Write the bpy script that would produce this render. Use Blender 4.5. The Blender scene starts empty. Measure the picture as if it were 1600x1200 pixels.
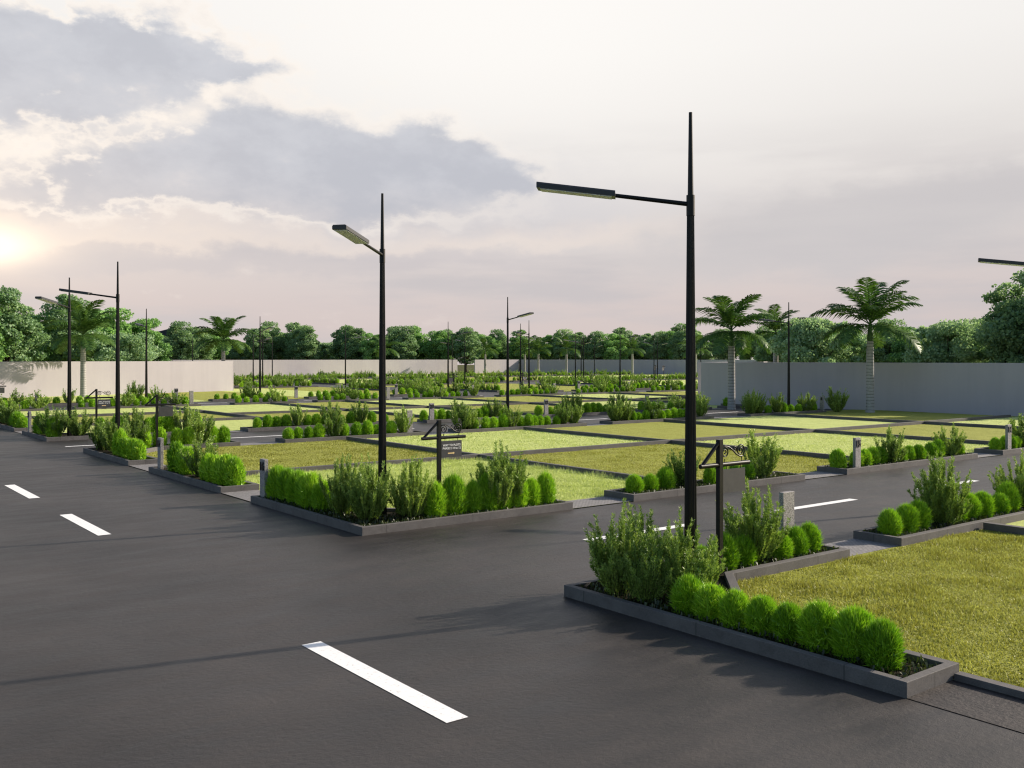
import bpy, math, random
import numpy as np
from mathutils import Vector, Matrix

SC = bpy.context.scene
COL = SC.collection
rng = np.random.default_rng(7)
random.seed(7)
R = math.radians
WALL_H = 3.03
KH = 0.155            # kerb height

# ------------------------------------------------------------------ materials
def new_mat(name):
    m = bpy.data.materials.new(name); m.use_nodes = True
    nt = m.node_tree; nt.nodes.clear()
    out = nt.nodes.new('ShaderNodeOutputMaterial')
    return m, nt, out

def N(nt, kind, **kw):
    n = nt.nodes.new(kind)
    for k, v in kw.items():
        if k in n.inputs: n.inputs[k].default_value = v
        else: setattr(n, k, v)
    return n

def L(nt, a, b): nt.links.new(a, b)

def ramp(nt, fac, stops):
    r = nt.nodes.new('ShaderNodeValToRGB')
    el = r.color_ramp.elements
    el[0].position, el[0].color = stops[0][0], (*stops[0][1], 1)
    el[1].position, el[1].color = stops[-1][0], (*stops[-1][1], 1)
    for p, c in stops[1:-1]:
        e = el.new(p); e.color = (*c, 1)
    L(nt, fac, r.inputs[0]); return r.outputs[0]

def noise(nt, vec, scale, detail=4, rough=.55):
    n = N(nt, 'ShaderNodeTexNoise'); n.inputs['Scale'].default_value = scale
    n.inputs['Detail'].default_value = detail; n.inputs['Roughness'].default_value = rough
    L(nt, vec, n.inputs['Vector']); return n.outputs['Fac']

def pos(nt): return N(nt, 'ShaderNodeNewGeometry').outputs['Position']

def mixc(nt, fac, a, b, blend='MIX'):
    m = nt.nodes.new('ShaderNodeMix'); m.data_type = 'RGBA'; m.blend_type = blend
    for s, v in ((0, fac), (6, a), (7, b)):
        if hasattr(v, 'is_linked'): L(nt, v, m.inputs[s])
        elif s == 0: m.inputs[0].default_value = v
        else: m.inputs[s].default_value = (*v, 1)
    return m.outputs[2]

def math_(nt, op, a, b=None, c=None, clamp=False):
    m = nt.nodes.new('ShaderNodeMath'); m.operation = op; m.use_clamp = clamp
    for i, v in enumerate((a, b, c)):
        if v is None: continue
        if hasattr(v, 'is_linked'): L(nt, v, m.inputs[i])
        else: m.inputs[i].default_value = v
    return m.outputs[0]

def principled(nt, out, col, rough=.8, spec=.3, bump=None, bstr=.3, bdist=.01, metal=0):
    b = N(nt, 'ShaderNodeBsdfPrincipled')
    if hasattr(col, 'is_linked'): L(nt, col, b.inputs['Base Color'])
    else: b.inputs['Base Color'].default_value = (*col, 1)
    if hasattr(rough, 'is_linked'): L(nt, rough, b.inputs['Roughness'])
    else: b.inputs['Roughness'].default_value = rough
    b.inputs['Specular IOR Level'].default_value = spec
    b.inputs['Metallic'].default_value = metal
    if bump is not None:
        bp = N(nt, 'ShaderNodeBump'); bp.inputs['Strength'].default_value = bstr
        bp.inputs['Distance'].default_value = bdist
        L(nt, bump, bp.inputs['Height']); L(nt, bp.outputs[0], b.inputs['Normal'])
    L(nt, b.outputs[0], out.inputs[0]); return b

def leaf_mat(name, stops, trans=.35, gloss=.04, hue_scale=.6):
    """stops: colour ramp over a per-leaf random value"""
    m, nt, out = new_mat(name)
    g = N(nt, 'ShaderNodeNewGeometry')
    oi = N(nt, 'ShaderNodeObjectInfo')
    n = noise(nt, g.outputs['Position'], hue_scale, 2)
    f = math_(nt, 'MULTIPLY', g.outputs['Random Per Island'], .62)
    f = math_(nt, 'ADD', f, math_(nt, 'MULTIPLY_ADD', oi.outputs['Random'], .30, -.07))
    f = math_(nt, 'ADD', f, math_(nt, 'MULTIPLY_ADD', n, .9, -.34))
    c = ramp(nt, f, stops)
    d = N(nt, 'ShaderNodeBsdfDiffuse'); L(nt, c, d.inputs[0])
    t = N(nt, 'ShaderNodeBsdfTranslucent')
    tc = mixc(nt, .5, c, (1.0, 1.0, .35), 'MULTIPLY'); L(nt, tc, t.inputs[0])
    mx = N(nt, 'ShaderNodeMixShader'); mx.inputs[0].default_value = trans
    L(nt, d.outputs[0], mx.inputs[1]); L(nt, t.outputs[0], mx.inputs[2])
    gl = N(nt, 'ShaderNodeBsdfGlossy'); gl.inputs['Roughness'].default_value = .45
    mx2 = N(nt, 'ShaderNodeMixShader'); mx2.inputs[0].default_value = gloss
    L(nt, mx.outputs[0], mx2.inputs[1]); L(nt, gl.outputs[0], mx2.inputs[2])
    L(nt, mx2.outputs[0], out.inputs[0]); return m

MAT = {}
def build_materials():
    # asphalt
    m, nt, out = new_mat('asphalt'); p = pos(nt)
    big = noise(nt, p, .35, 5, .6)
    st = N(nt, 'ShaderNodeMapping'); st.inputs['Scale'].default_value = (.5, 1.6, 1); st.inputs['Rotation'].default_value = (0, 0, R(-12))
    L(nt, p, st.inputs['Vector'])
    streak = noise(nt, st.outputs[0], 1.6, 6, .65)
    fine = noise(nt, p, 70, 3, .7)
    c = ramp(nt, big, [(.32, (.0235, .0205, .0190)), (.68, (.0495, .0430, .0395))])
    c = mixc(nt, .8, c, ramp(nt, streak, [(.32, (.66, .66, .66)), (.68, (1.25, 1.23, 1.2))]), 'MULTIPLY')
    c = mixc(nt, .6, c, ramp(nt, fine, [(.3, (.72, .72, .72)), (.72, (1.25, 1.25, 1.25))]), 'MULTIPLY')
    # hairline cracks in patches
    vo = N(nt, 'ShaderNodeTexVoronoi', feature='DISTANCE_TO_EDGE'); vo.inputs['Scale'].default_value = .9
    wv = N(nt, 'ShaderNodeVectorMath', operation='ADD'); nn = N(nt, 'ShaderNodeTexNoise'); nn.inputs['Scale'].default_value = 3.5; nn.inputs['Detail'].default_value = 5
    L(nt, p, nn.inputs['Vector']); L(nt, p, wv.inputs[0]); L(nt, nn.outputs['Color'], wv.inputs[1]); L(nt, wv.outputs[0], vo.inputs['Vector'])
    patch = noise(nt, p, 1.1, 3)
    ck = math_(nt, 'MULTIPLY', math_(nt, 'LESS_THAN', vo.outputs[0], .006), math_(nt, 'GREATER_THAN', patch, .56))
    c = mixc(nt, math_(nt, 'MULTIPLY', ck, .6), c, (.016, .015, .015))
    hm = math_(nt, 'ADD', math_(nt, 'MULTIPLY', fine, .5), math_(nt, 'MULTIPLY', noise(nt, p, 14, 5, .6), 1.2))
    hm = math_(nt, 'SUBTRACT', hm, math_(nt, 'MULTIPLY', ck, .6))
    rr = ramp(nt, streak, [(.3, (.42, .42, .42)), (.7, (.60, .60, .60))])
    principled(nt, out, c, rr, .36, hm, .5, .012); MAT['asphalt'] = m
    # white road paint
    m, nt, out = new_mat('road_paint'); p = pos(nt)
    wear = noise(nt, p, 24, 5, .7)
    c = ramp(nt, wear, [(.30, (.45, .44, .42)), (.42, (.80, .79, .77)), (.7, (.84, .83, .81))])
    principled(nt, out, c, .6, .3, wear, .2, .004); MAT['paint'] = m
    # dark granite kerb
    m, nt, out = new_mat('kerb_stone'); p = pos(nt)
    sp = noise(nt, p, 95, 2, .8); bg = noise(nt, p, 1.7, 5, .6)
    c = ramp(nt, bg, [(.3, (.092, .086, .085)), (.7, (.135, .126, .122))])
    c = mixc(nt, .7, c, ramp(nt, sp, [(.32, (.55, .55, .56)), (.68, (1.35, 1.33, 1.3))]), 'MULTIPLY')
    st = noise(nt, p, 5.5, 6, .7)
    c = mixc(nt, .5, c, ramp(nt, st, [(.32, (.62, .60, .58)), (.5, (1, 1, 1))]), 'MULTIPLY')
    ji = N(nt, 'ShaderNodeSeparateXYZ'); L(nt, p, ji.inputs[0])
    jx = math_(nt, 'LESS_THAN', math_(nt, 'FRACT', math_(nt, 'MULTIPLY_ADD', ji.outputs[0], .5, .37)), .009)
    jy = math_(nt, 'LESS_THAN', math_(nt, 'FRACT', math_(nt, 'MULTIPLY_ADD', ji.outputs[1], .5, .11)), .009)
    c = mixc(nt, math_(nt, 'MULTIPLY', math_(nt, 'MAXIMUM', jx, jy), .6), c, (.04, .038, .036))
    hm = math_(nt, 'ADD', math_(nt, 'MULTIPLY', sp, .4), st)
    principled(nt, out, c, .75, .3, hm, .35, .006); MAT['kerb'] = m
    # speckled granite for the number columns
    m, nt, out = new_mat('granite'); p = pos(nt)
    v = N(nt, 'ShaderNodeTexVoronoi'); v.inputs['Scale'].default_value = 85; L(nt, p, v.inputs['Vector'])
    sp = N(nt, 'ShaderNodeSeparateColor'); L(nt, v.outputs['Color'], sp.inputs[0])
    c = ramp(nt, sp.outputs[0], [(0, (.10, .095, .09)), (.4, (.22, .205, .20)), (.75, (.33, .305, .295)), (1, (.42, .40, .385))])
    principled(nt, out, c, .6, .35, sp.outputs[0], .1, .003); MAT['granite'] = m
    # paving of the drive entries
    m, nt, out = new_mat('paving'); p = pos(nt)
    b = N(nt, 'ShaderNodeTexBrick'); b.inputs['Scale'].default_value = 5.0
    b.inputs['Color1'].default_value = (.27, .255, .25, 1); b.inputs['Color2'].default_value = (.215, .205, .205, 1)
    b.inputs['Mortar'].default_value = (.07, .067, .065, 1); b.inputs['Mortar Size'].default_value = .025
    L(nt, p, b.inputs['Vector'])
    c = mixc(nt, .7, b.outputs['Color'], ramp(nt, noise(nt, p, 9, 5, .7), [(.3, (.7, .7, .7)), (.7, (1.15, 1.15, 1.15))]), 'MULTIPLY')
    principled(nt, out, c, .8, .3, b.outputs['Fac'], -.5, .01); MAT['paving'] = m
    m, nt, out = new_mat('brown_paving_shaded'); p = pos(nt)
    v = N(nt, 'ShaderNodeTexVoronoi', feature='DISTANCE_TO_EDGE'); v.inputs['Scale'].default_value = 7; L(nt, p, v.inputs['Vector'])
    c = ramp(nt, noise(nt, p, 5, 5, .65), [(.3, (.020, .017, .016)), (.7, (.046, .037, .033))])  # brown taken nearly black: tree shade over the entry is put into the colour
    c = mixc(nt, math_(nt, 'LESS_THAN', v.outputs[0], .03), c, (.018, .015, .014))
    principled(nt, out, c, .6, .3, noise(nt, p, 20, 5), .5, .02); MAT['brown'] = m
    # walls
    m, nt, out = new_mat('rendered_wall'); p = pos(nt)
    f = noise(nt, p, .25, 4, .6)
    mp = N(nt, 'ShaderNodeMapping'); mp.inputs['Scale'].default_value = (1.5, 1.5, .12); L(nt, p, mp.inputs['Vector'])
    drip = noise(nt, mp.outputs[0], 1.0, 6, .65)
    c = ramp(nt, f, [(.3, (.41, .378, .40)), (.7, (.445, .413, .432))])
    c = mixc(nt, .5, c, ramp(nt, drip, [(.25, (.86, .86, .87)), (.55, (1, 1, 1))]), 'MULTIPLY')
    principled(nt, out, c, .9, .15, noise(nt, p, 30, 4), .12, .01); MAT['wall'] = m
    # soil
    m, nt, out = new_mat('soil'); p = pos(nt)
    f = noise(nt, p, 30, 6, .7)
    c = ramp(nt, f, [(.3, (.012, .011, .007)), (.7, (.04, .035, .02))])
    principled(nt, out, c, 1, .1, f, 1, .05); MAT['soil'] = m
    # black metal
    m, nt, out = new_mat('black_metal'); p = pos(nt)
    f = noise(nt, p, 6, 4)
    principled(nt, out, ramp(nt, f, [(.3, (.005, .005, .005)), (.7, (.009, .0088, .009))]), .38, .25); MAT['metal'] = m
    m, nt, out = new_mat('dark_casing'); p = pos(nt)
    principled(nt, out, ramp(nt, noise(nt, p, 5, 3), [(.3, (.018, .019, .022)), (.7, (.026, .028, .032))]), .42, .5); MAT['casing'] = m
    m, nt, out = new_mat('lamp_diffuser'); p = pos(nt)
    principled(nt, out, ramp(nt, noise(nt, p, 8, 3), [(.3, (.76, .80, .85)), (.7, (.80, .84, .88))]), .35, .5); MAT['diffuser'] = m
    m, nt, out = new_mat('board_face'); p = pos(nt)
    principled(nt, out, ramp(nt, noise(nt, p, 7, 4), [(.3, (.038, .038, .041)), (.7, (.05, .05, .053))]), .55, .35); MAT['board'] = m
    m, nt, out = new_mat('board_letters'); principled(nt, out, (.8, .79, .77), .6, .3); MAT['white'] = m
    m, nt, out = new_mat('arrow_yellow'); principled(nt, out, (.78, .55, .25), .6, .3); MAT['yellow'] = m
    m, nt, out = new_mat('numeral_black'); principled(nt, out, (.008, .008, .009), .4, .4); MAT['numeral'] = m
    # bark, palm
    m, nt, out = new_mat('bark'); p = pos(nt)
    principled(nt, out, ramp(nt, noise(nt, p, 5, 6), [(.3, (.022, .016, .011)), (.7, (.075, .055, .038))]), .95, .1, noise(nt, p, 9, 5), .6, .04); MAT['bark'] = m
    m, nt, out = new_mat('palm_trunk'); tc = N(nt, 'ShaderNodeTexCoord'); p = tc.outputs['Object']
    sx = N(nt, 'ShaderNodeSeparateXYZ'); L(nt, p, sx.inputs[0])
    wob = math_(nt, 'MULTIPLY_ADD', noise(nt, p, 3, 3), .10, sx.outputs[2])
    ring = math_(nt, 'FRACT', math_(nt, 'MULTIPLY', wob, 5.2))
    c = ramp(nt, ring, [(0, (.10, .095, .09)), (.10, (.12, .115, .11)), (.16, (.34, .33, .32)), (1, (.40, .385, .37))])
    c = mixc(nt, .6, c, ramp(nt, noise(nt, p, 7, 5, .7), [(.3, (.6, .6, .6)), (.65, (1.1, 1.1, 1.1))]), 'MULTIPLY')
    principled(nt, out, c, .85, .2, ring, .3, .02); MAT['palm_trunk'] = m
    m, nt, out = new_mat('crownshaft'); tc = N(nt, 'ShaderNodeTexCoord')
    principled(nt, out, ramp(nt, noise(nt, tc.outputs['Object'], 6, 4), [(.3, (.03, .075, .015)), (.7, (.06, .13, .03))]), .5, .4); MAT['shaft'] = m
    # foliage
    MAT['ball'] = leaf_mat('clipped_foliage', [(0, (.095, .23, .010)), (.5, (.25, .49, .019)), (1, (.54, .78, .05))], .25)
    MAT['bush'] = leaf_mat('feathery_foliage', [(0, (0.082, 0.158, 0.028)), (.5, (0.217, 0.341, 0.063)), (1, (0.482, 0.604, 0.143))], .27)
    MAT['tree'] = leaf_mat('tree_foliage_mid', [(0, (0.101, 0.218, 0.077)), (.5, (0.233, 0.427, 0.142)), (1, (0.394, 0.628, 0.229))], .45, .02, .35)
    MAT['tree_dark'] = leaf_mat('tree_foliage_dark', [(0, (0.109, 0.198, 0.108)), (.5, (0.236, 0.380, 0.181)), (1, (0.444, 0.597, 0.311))], .45, .02, .35)
    MAT['tree_pale'] = leaf_mat('tree_foliage_pale', [(0, (0.168, 0.290, 0.146)), (.5, (0.315, 0.470, 0.258)), (1, (0.483, 0.640, 0.381))], .45, .02, .35)
    MAT['palm'] = leaf_mat('palm_leaf', [(0, (.032, .080, .014)), (.5, (.065, .145, .024)), (1, (.13, .22, .045))], .3, .05)
    MAT['cover'] = leaf_mat('ground_cover_leaf', [(0, (.02, .03, .008)), (.5, (.04, .06, .016)), (1, (.08, .10, .03))], .3)
    MAT['blade_dry'] = leaf_mat('dry_grass_blade', [(0, (0.131, 0.131, 0.018)), (.5, (0.331, 0.333, 0.058)), (1, (0.622, 0.643, 0.205))], .3, .03, 1.4)
    MAT['blade_fresh'] = leaf_mat('fresh_grass_blade', [(0, (0.313, 0.385, 0.101)), (.5, (0.525, 0.604, 0.211)), (1, (0.701, 0.770, 0.350))], .3, .03, 1.2)
    def lawn(name, a, b, c3):
        m, nt, out = new_mat(name); p = pos(nt)
        mp = N(nt, 'ShaderNodeMapping'); mp.inputs['Rotation'].default_value = (0, 0, R(35)); mp.inputs['Scale'].default_value = (1, .45, 1); L(nt, p, mp.inputs['Vector'])
        f = math_(nt, 'MULTIPLY', noise(nt, p, 26, 6, .75), .55)
        f = math_(nt, 'ADD', f, math_(nt, 'MULTIPLY', noise(nt, mp.outputs[0], 2.2, 5, .7), .45))
        c = ramp(nt, f, [(.3, a), (.5, b), (.7, c3)])
        principled(nt, out, c, .95, .1, noise(nt, p, 40, 5, .7), 1, .04); return m
    MAT['lawn_dry'] = lawn('dry_lawn', (.206, .212, .040), (.315, .328, .073), (.422, .438, .122))
    MAT['lawn_fresh'] = lawn('fresh_lawn', (.36, .42, .118), (.505, .565, .19), (.62, .665, .275))
    m, nt, out = new_mat('far_hill'); p = pos(nt)
    principled(nt, out, ramp(nt, noise(nt, p, .05, 5), [(.3, (.035, .04, .04)), (.7, (.06, .065, .065))]), 1, .05); MAT['hill'] = m
    m, nt, out = new_mat('earth'); p = pos(nt)
    principled(nt, out, ramp(nt, noise(nt, p, .3, 6), [(.3, (.05, .06, .02)), (.7, (.10, .10, .04))]), 1, .05); MAT['earth'] = m
build_materials()

# ------------------------------------------------------------------ mesh helpers
def mesh_np(name, V, F, mats, midx=None, smooth=False):
    V = np.asarray(V, dtype=np.float32); F = np.asarray(F, dtype=np.int32)
    me = bpy.data.meshes.new(name)
    k = F.shape[1]
    me.vertices.add(len(V)); me.vertices.foreach_set('co', V.ravel())
    me.loops.add(F.size); me.loops.foreach_set('vertex_index', F.ravel())
    me.polygons.add(len(F)); me.polygons.foreach_set('loop_start', np.arange(0, F.size, k, dtype=np.int32))
    for m in mats: me.materials.append(m)
    if midx is not None: me.polygons.foreach_set('material_index', np.asarray(midx, dtype=np.int32))
    if smooth: me.polygons.foreach_set('use_smooth', np.ones(len(F), dtype=bool))
    me.update(calc_edges=True); return me

class MB:
    """collects simple solids, builds ONE mesh"""
    def __init__(s): s.v = []; s.f = []; s.sm = []
    def add(s, vs, fs, smooth=False):
        o = len(s.v); s.v += [tuple(v) for v in vs]; s.f += [tuple(i + o for i in f) for f in fs]; s.sm += [smooth] * len(fs)
    def box(s, a, b, M=None):
        (x0, y0, z0), (x1, y1, z1) = a, b
        vs = [Vector(p) for p in ((x0,y0,z0),(x1,y0,z0),(x1,y1,z0),(x0,y1,z0),(x0,y0,z1),(x1,y0,z1),(x1,y1,z1),(x0,y1,z1))]
        if M: vs = [M @ v for v in vs]
        s.add(vs, [(0,3,2,1),(4,5,6,7),(0,1,5,4),(1,2,6,5),(2,3,7,6),(3,0,4,7)])
    def prism(s, poly, z0, z1):
        n = len(poly)
        vs = [(x, y, z0) for x, y in poly] + [(x, y, z1) for x, y in poly]
        s.add(vs, [tuple(range(n))[::-1], tuple(range(n, 2*n))] + [(i, (i+1) % n, n+(i+1) % n, n+i) for i in range(n)])
    def tube(s, pts, rad, n=10, cap=True):
        pts = [Vector(p) for p in pts]
        if not hasattr(rad, '__len__'): rad = [rad] * len(pts)
        rings = []; prev = None
        for i, p in enumerate(pts):
            t = (pts[min(i+1, len(pts)-1)] - pts[max(i-1, 0)]).normalized()
            if prev is None:
                a = Vector((0,0,1)) if abs(t.z) < .9 else Vector((1,0,0))
                prev = t.cross(a).normalized()
            u = (prev - t * prev.dot(t)).normalized(); w = t.cross(u); prev = u
            rings.append([p + (u*math.cos(2*math.pi*j/n) + w*math.sin(2*math.pi*j/n)) * rad[i] for j in range(n)])
        vs = [v for r in rings for v in r]; fs = []
        for i in range(len(pts)-1):
            for j in range(n):
                fs.append((i*n+j, i*n+(j+1) % n, (i+1)*n+(j+1) % n, (i+1)*n+j))
        s.add(vs, fs, True)
        if cap:
            s.add(rings[0], [tuple(range(n))[::-1]]); s.add(rings[-1], [tuple(range(n))])
    def mesh(s, name, mat):
        me = bpy.data.meshes.new(name); me.from_pydata(s.v, [], s.f)
        me.polygons.foreach_set('use_smooth', s.sm); me.materials.append(mat); me.update(); return me

def link(name, me, parent=None, loc=(0,0,0), rz=0, sc=None):
    o = bpy.data.objects.new(name, me); COL.objects.link(o)
    o.location = loc; o.rotation_euler = (0, 0, rz)
    if sc: o.scale = sc
    if parent: o.parent = parent
    return o
def tag(o, label, cat, group=None):
    o['label'] = label; o['category'] = cat
    if group: o['group'] = group
    return o
def thing(name, label, cat, loc=(0,0,0), rz=0, group=None):
    return tag(link(name, None, None, loc, rz), label, cat, group)
def struct(name, me, kind='structure'):
    o = link(name, me); o['kind'] = kind; return o
def bevel(o, w=.006, seg=2):
    b = o.modifiers.new('edge', 'BEVEL'); b.width = w; b.segments = seg; b.limit_method = 'ANGLE'; b.angle_limit = R(40)
def rect_mesh(name, rects, z, mat):
    V = []; F = []
    for x0, x1, y0, y1 in rects:
        o = len(V); V += [(x0,y0,z),(x1,y0,z),(x1,y1,z),(x0,y1,z)]; F.append((o,o+1,o+2,o+3))
    return mesh_np(name, V, F, [mat])
ORD = ['first','second','third','fourth','fifth','sixth','seventh','eighth','ninth','tenth','eleventh','twelfth','thirteenth','fourteenth',
       'fifteenth','sixteenth','seventeenth','eighteenth','nineteenth','twentieth']
TENS = {2:'twenty', 3:'thirty', 4:'forty', 5:'fifty', 6:'sixty'}
def ordinal(i):
    if i < 20: return ORD[i]
    t, u = divmod(i+1, 10)
    return {2:'twentieth',3:'thirtieth',4:'fortieth',5:'fiftieth',6:'sixtieth'}[t] if u == 0 else TENS[t] + '-' + ORD[u-1]

# camera frame, only used to sort things left to right for their labels
CF = (math.sin(R(37.56)), math.cos(R(37.56)))
def px(x, y):
    Z = CF[0]*x + CF[1]*y; return 800 + 1511*(CF[1]*x - CF[0]*y)/Z
def depth(x, y): return CF[0]*x + CF[1]*y

# ------------------------------------------------------------------ ground, roads, lawns
V = [(-420,-420,-.12),(420,-420,-.12),(420,420,-.12),(-420,420,-.12)]
struct('ground', mesh_np('ground', V, [(0,1,2,3)], [MAT['earth']]))
struct('main_road', rect_mesh('main_road', [(-8, 8.75, -40, 140)], 0, MAT['asphalt']))
roads = [(8.75, 60, 10.2, 15.95), (8.75, 56, 36.05, 41.7), (8.75, 92, 67.0, 72.75), (50.4, 56.6, 72.75, 165), (77, 83, 72.75, 165),
         (40, 50.4, 102.4, 108.1), (56.6, 77, 102.4, 108.1), (83, 150, 102.4, 108.1), (40, 50.4, 138, 144), (56.6, 77, 138, 144), (83, 150, 138, 144)]
for r in roads:
    struct('cross_road', rect_mesh('cross_road', [r], 0, MAT['asphalt']))
# painted dashes
def dash(x0, x1, y0, y1):
    o = struct('road_marking', rect_mesh('road_marking', [(x0, x1, y0, y1)], .005, MAT['paint']))
for y0 in (7.29, 18.95, 24.95, 43.6, 49.6, 55.6): dash(4.86, 5.10, y0, y0+3.0)
for x0 in (11.75, 17.3, 23.0, 28.7, 34.4): dash(x0, x0+2.85, 12.96, 13.18)
for x0 in (8.8, 15.0, 21.2, 27.4, 33.6, 39.8, 44.6): dash(x0, x0+2.85, 38.72, 38.92)
for x0 in (18.2, 24.2, 33.2, 41.4, 47.6, 54.6, 60.6, 66.6, 72.6): dash(x0, x0+2.85, 69.8, 70.0)

FRESH, DRY = 'lawn_fresh', 'lawn_dry'
cells = []
XB = [9.6, 18.55, 27.65, 36.9, 46.0, 56]
for i in range(5):
    for j, (y0, y1) in enumerate(((15.95, 25.9), (25.9, 36.05))):
        cells.append((XB[i], XB[i+1], y0, y1, FRESH if (i+j) % 2 == 0 else DRY))
for i in range(4):
    cells.append((XB[i], XB[i+1], -12, 10.2, DRY if i % 2 == 0 else FRESH))
for (y0, y1, k) in ((41.7, 50.0, FRESH), (50.0, 57.9, DRY), (57.9, 67.0, FRESH)):
    cells.append((8.75, 21.0, y0, y1, k))
X2 = [21.0, 28.8, 34.8, 43.5, 52.9, 62.2, 71.5, 92]
for i in range(7):
    cells.append((X2[i], X2[i+1], 41.7, 54.4, DRY if i % 2 == 0 else FRESH))
    cells.append((X2[i], X2[i+1], 54.4, 67.0, FRESH if i % 2 == 0 else DRY))
X3 = [8.75, 18.5, 27, 36, 43, 50.4]
for i in range(5): cells.append((X3[i], X3[i+1], 72.75, 102.4, FRESH if i % 2 else DRY))
for (x0, x1) in ((56.6, 66), (66, 77), (83, 110), (110, 160)):
    for k, (y0, y1) in enumerate(((72.75, 102.4), (108.1, 138), (144, 178))):
        cells.append((x0, x1, y0, y1, FRESH if (int(x0)+k) % 2 else DRY))
for k, (y0, y1) in enumerate(((108.1, 138), (144, 178))): cells.append((40, 50.4, y0, y1, DRY))
for x0, x1, y0, y1, k in cells:
    struct('lawn', rect_mesh('lawn', [(x0+.02, x1-.02, y0+.02, y1-.02)], .012, MAT[k]))

def grass(name, x0, x1, y0, y1, dens, h, w, mat, keep=None, lean=.7):
    n = int(dens*(x1-x0)*(y1-y0))
    P = np.stack([rng.uniform(x0, x1, n), rng.uniform(y0, y1, n)], 1)
    if keep is not None: P = P[keep(P[:,0], P[:,1])]
    n = len(P)
    a = rng.uniform(0, 2*np.pi, n); b = rng.uniform(0, 2*np.pi, n)
    clump = .75 + .5*np.sin(P[:,0]*2.1+1.3*np.sin(P[:,1]*1.7))*np.sin(P[:,1]*2.6+np.sin(P[:,0]*3.1))
    hh = h*rng.uniform(.45, 1.25, n)*clump.clip(.5, 1.4); ww = w*rng.uniform(.6, 1.3, n)
    tilt = rng.uniform(.1, lean, n)
    d = np.stack([np.cos(a), np.sin(a)], 1); t = np.stack([np.cos(b)*np.sin(tilt)*hh, np.sin(b)*np.sin(tilt)*hh], 1)
    z0 = .01
    Vv = np.zeros((n, 3, 3))
    Vv[:,0,:2] = P - d*ww[:,None]*.5; Vv[:,1,:2] = P + d*ww[:,None]*.5; Vv[:,2,:2] = P + t
    Vv[:,:2,2] = z0; Vv[:,2,2] = z0 + np.cos(tilt)*hh
    F = np.arange(n*3).reshape(n, 3)
    o = link('grass', mesh_np('grass', Vv.reshape(-1,3), F, [MAT[mat]])); o['kind'] = 'stuff'; return o
def offA(x, y):   # keep the grass out of the corner planter and its kerb
    return (x > 9.78) & (y < 9.22) & ~((x + (9.25-y)) - 11.2 < 0) & (px(x, y) < 1650)
def offB(x, y): return (x > 9.85) & (y > 16.95) & ~((x + (y-16.95)) - 11.25 < 0)
grass('g', 9.75, 19, 1.5, 9.3, 2600, .062, .017, 'blade_dry', offA, 1.15)
grass('g', 9.75, 18.45, 16.95, 25.8, 1500, .085, .015, 'blade_fresh', offB, 1.0)
grass('g', 18.65, 27.6, 16.95, 25.8, 700, .055, .018, 'blade_dry', None, 1.1)
grass('g', 9.75, 18.45, 26.05, 35.0, 550, .055, .02, 'blade_dry', None, 1.1)
grass('g', 18.65, 27.6, 26.05, 35.0, 250, .06, .026, 'blade_fresh', None, 1.1)
grass('g', 27.75, 36.8, 16.95, 25.8, 300, .06, .024, 'blade_fresh', None, 1.1)
grass('g', 9.75, 18.45, 25.5, 25.82, 500, .15, .015, 'blade_fresh', None, .6)
grass('g', 18.2, 18.46, 16.95, 25.8, 500, .15, .015, 'blade_fresh', None, .6)

# ------------------------------------------------------------------ kerb walls between plots
KW = .15
def divider(x0, x1, y0, y1, label):
    m = MB()
    if x1 - x0 > y1 - y0: m.box((x0, y0-KW/2, -.02), (x1, y0+KW/2, KH))
    else: m.box((x0-KW/2, y0, -.02), (x0+KW/2, y1, KH-.003))
    o = link('kerb_wall', m.mesh('kerb_wall', MAT['kerb'])); bevel(o)
    tag(o, label, 'kerb wall', 'low kerb walls between the grass plots')
divider(9.62, 55, 25.9, 25.9, 'long low kerb wall between the back-to-back plots of the nearest block')
B1 = ['left of the olive plot behind the nearest lamp on the right', 'meeting the long kerb right behind the nearest tall lamp', 'ending behind column 15', 'ending left of column 14']
for x, s in zip(XB[1:5], ['bordering the bright corner plot of the second lamp', 'ending behind the nearest scroll sign', 'ending behind column 15', 'ending near the right edge, before the shaded wall']):
    divider(x, x, 16.98, 25.82, 'low kerb wall running to the second road, ' + s)
for x, s in zip(XB[1:5], ['right of the olive plot behind column 16', 'crossing behind the lamp with raised arm', 'right behind the nearest tall lamp', 'beside the shrubs by the shaded wall']):
    divider(x, x, 25.98, 35.0, 'low kerb wall on the far half of the nearest block, ' + s)
divider(18.55, 18.55, -6, 9.2, 'low kerb wall at right edge, ending the olive foreground plot')
divider(8.9, 20.92, 50.0, 50.0, 'low kerb wall on the left behind the sign with blank back, nearer of two')
divider(8.9, 20.92, 57.9, 57.9, 'low kerb wall on the left behind the sign with blank back, farther of two')
divider(21.08, 76, 54.4, 54.4, 'long low kerb wall through the second block of plots')
for x, s in zip(X2[1:6], ['behind column 23', 'left of column 22', 'behind the lamp with raised arm', 'left of the third numbered column', 'farthest right']):
    divider(x, x, 54.48, 66.0, 'low kerb wall on the far half of the second block, ' + s)
    divider(x, x, 42.7, 54.32, 'low kerb wall on the near half of the second block, ' + s)
divider(21.0, 21.0, 42.7, 66.0, 'low kerb wall running away between the left plots of the second block')

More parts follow.
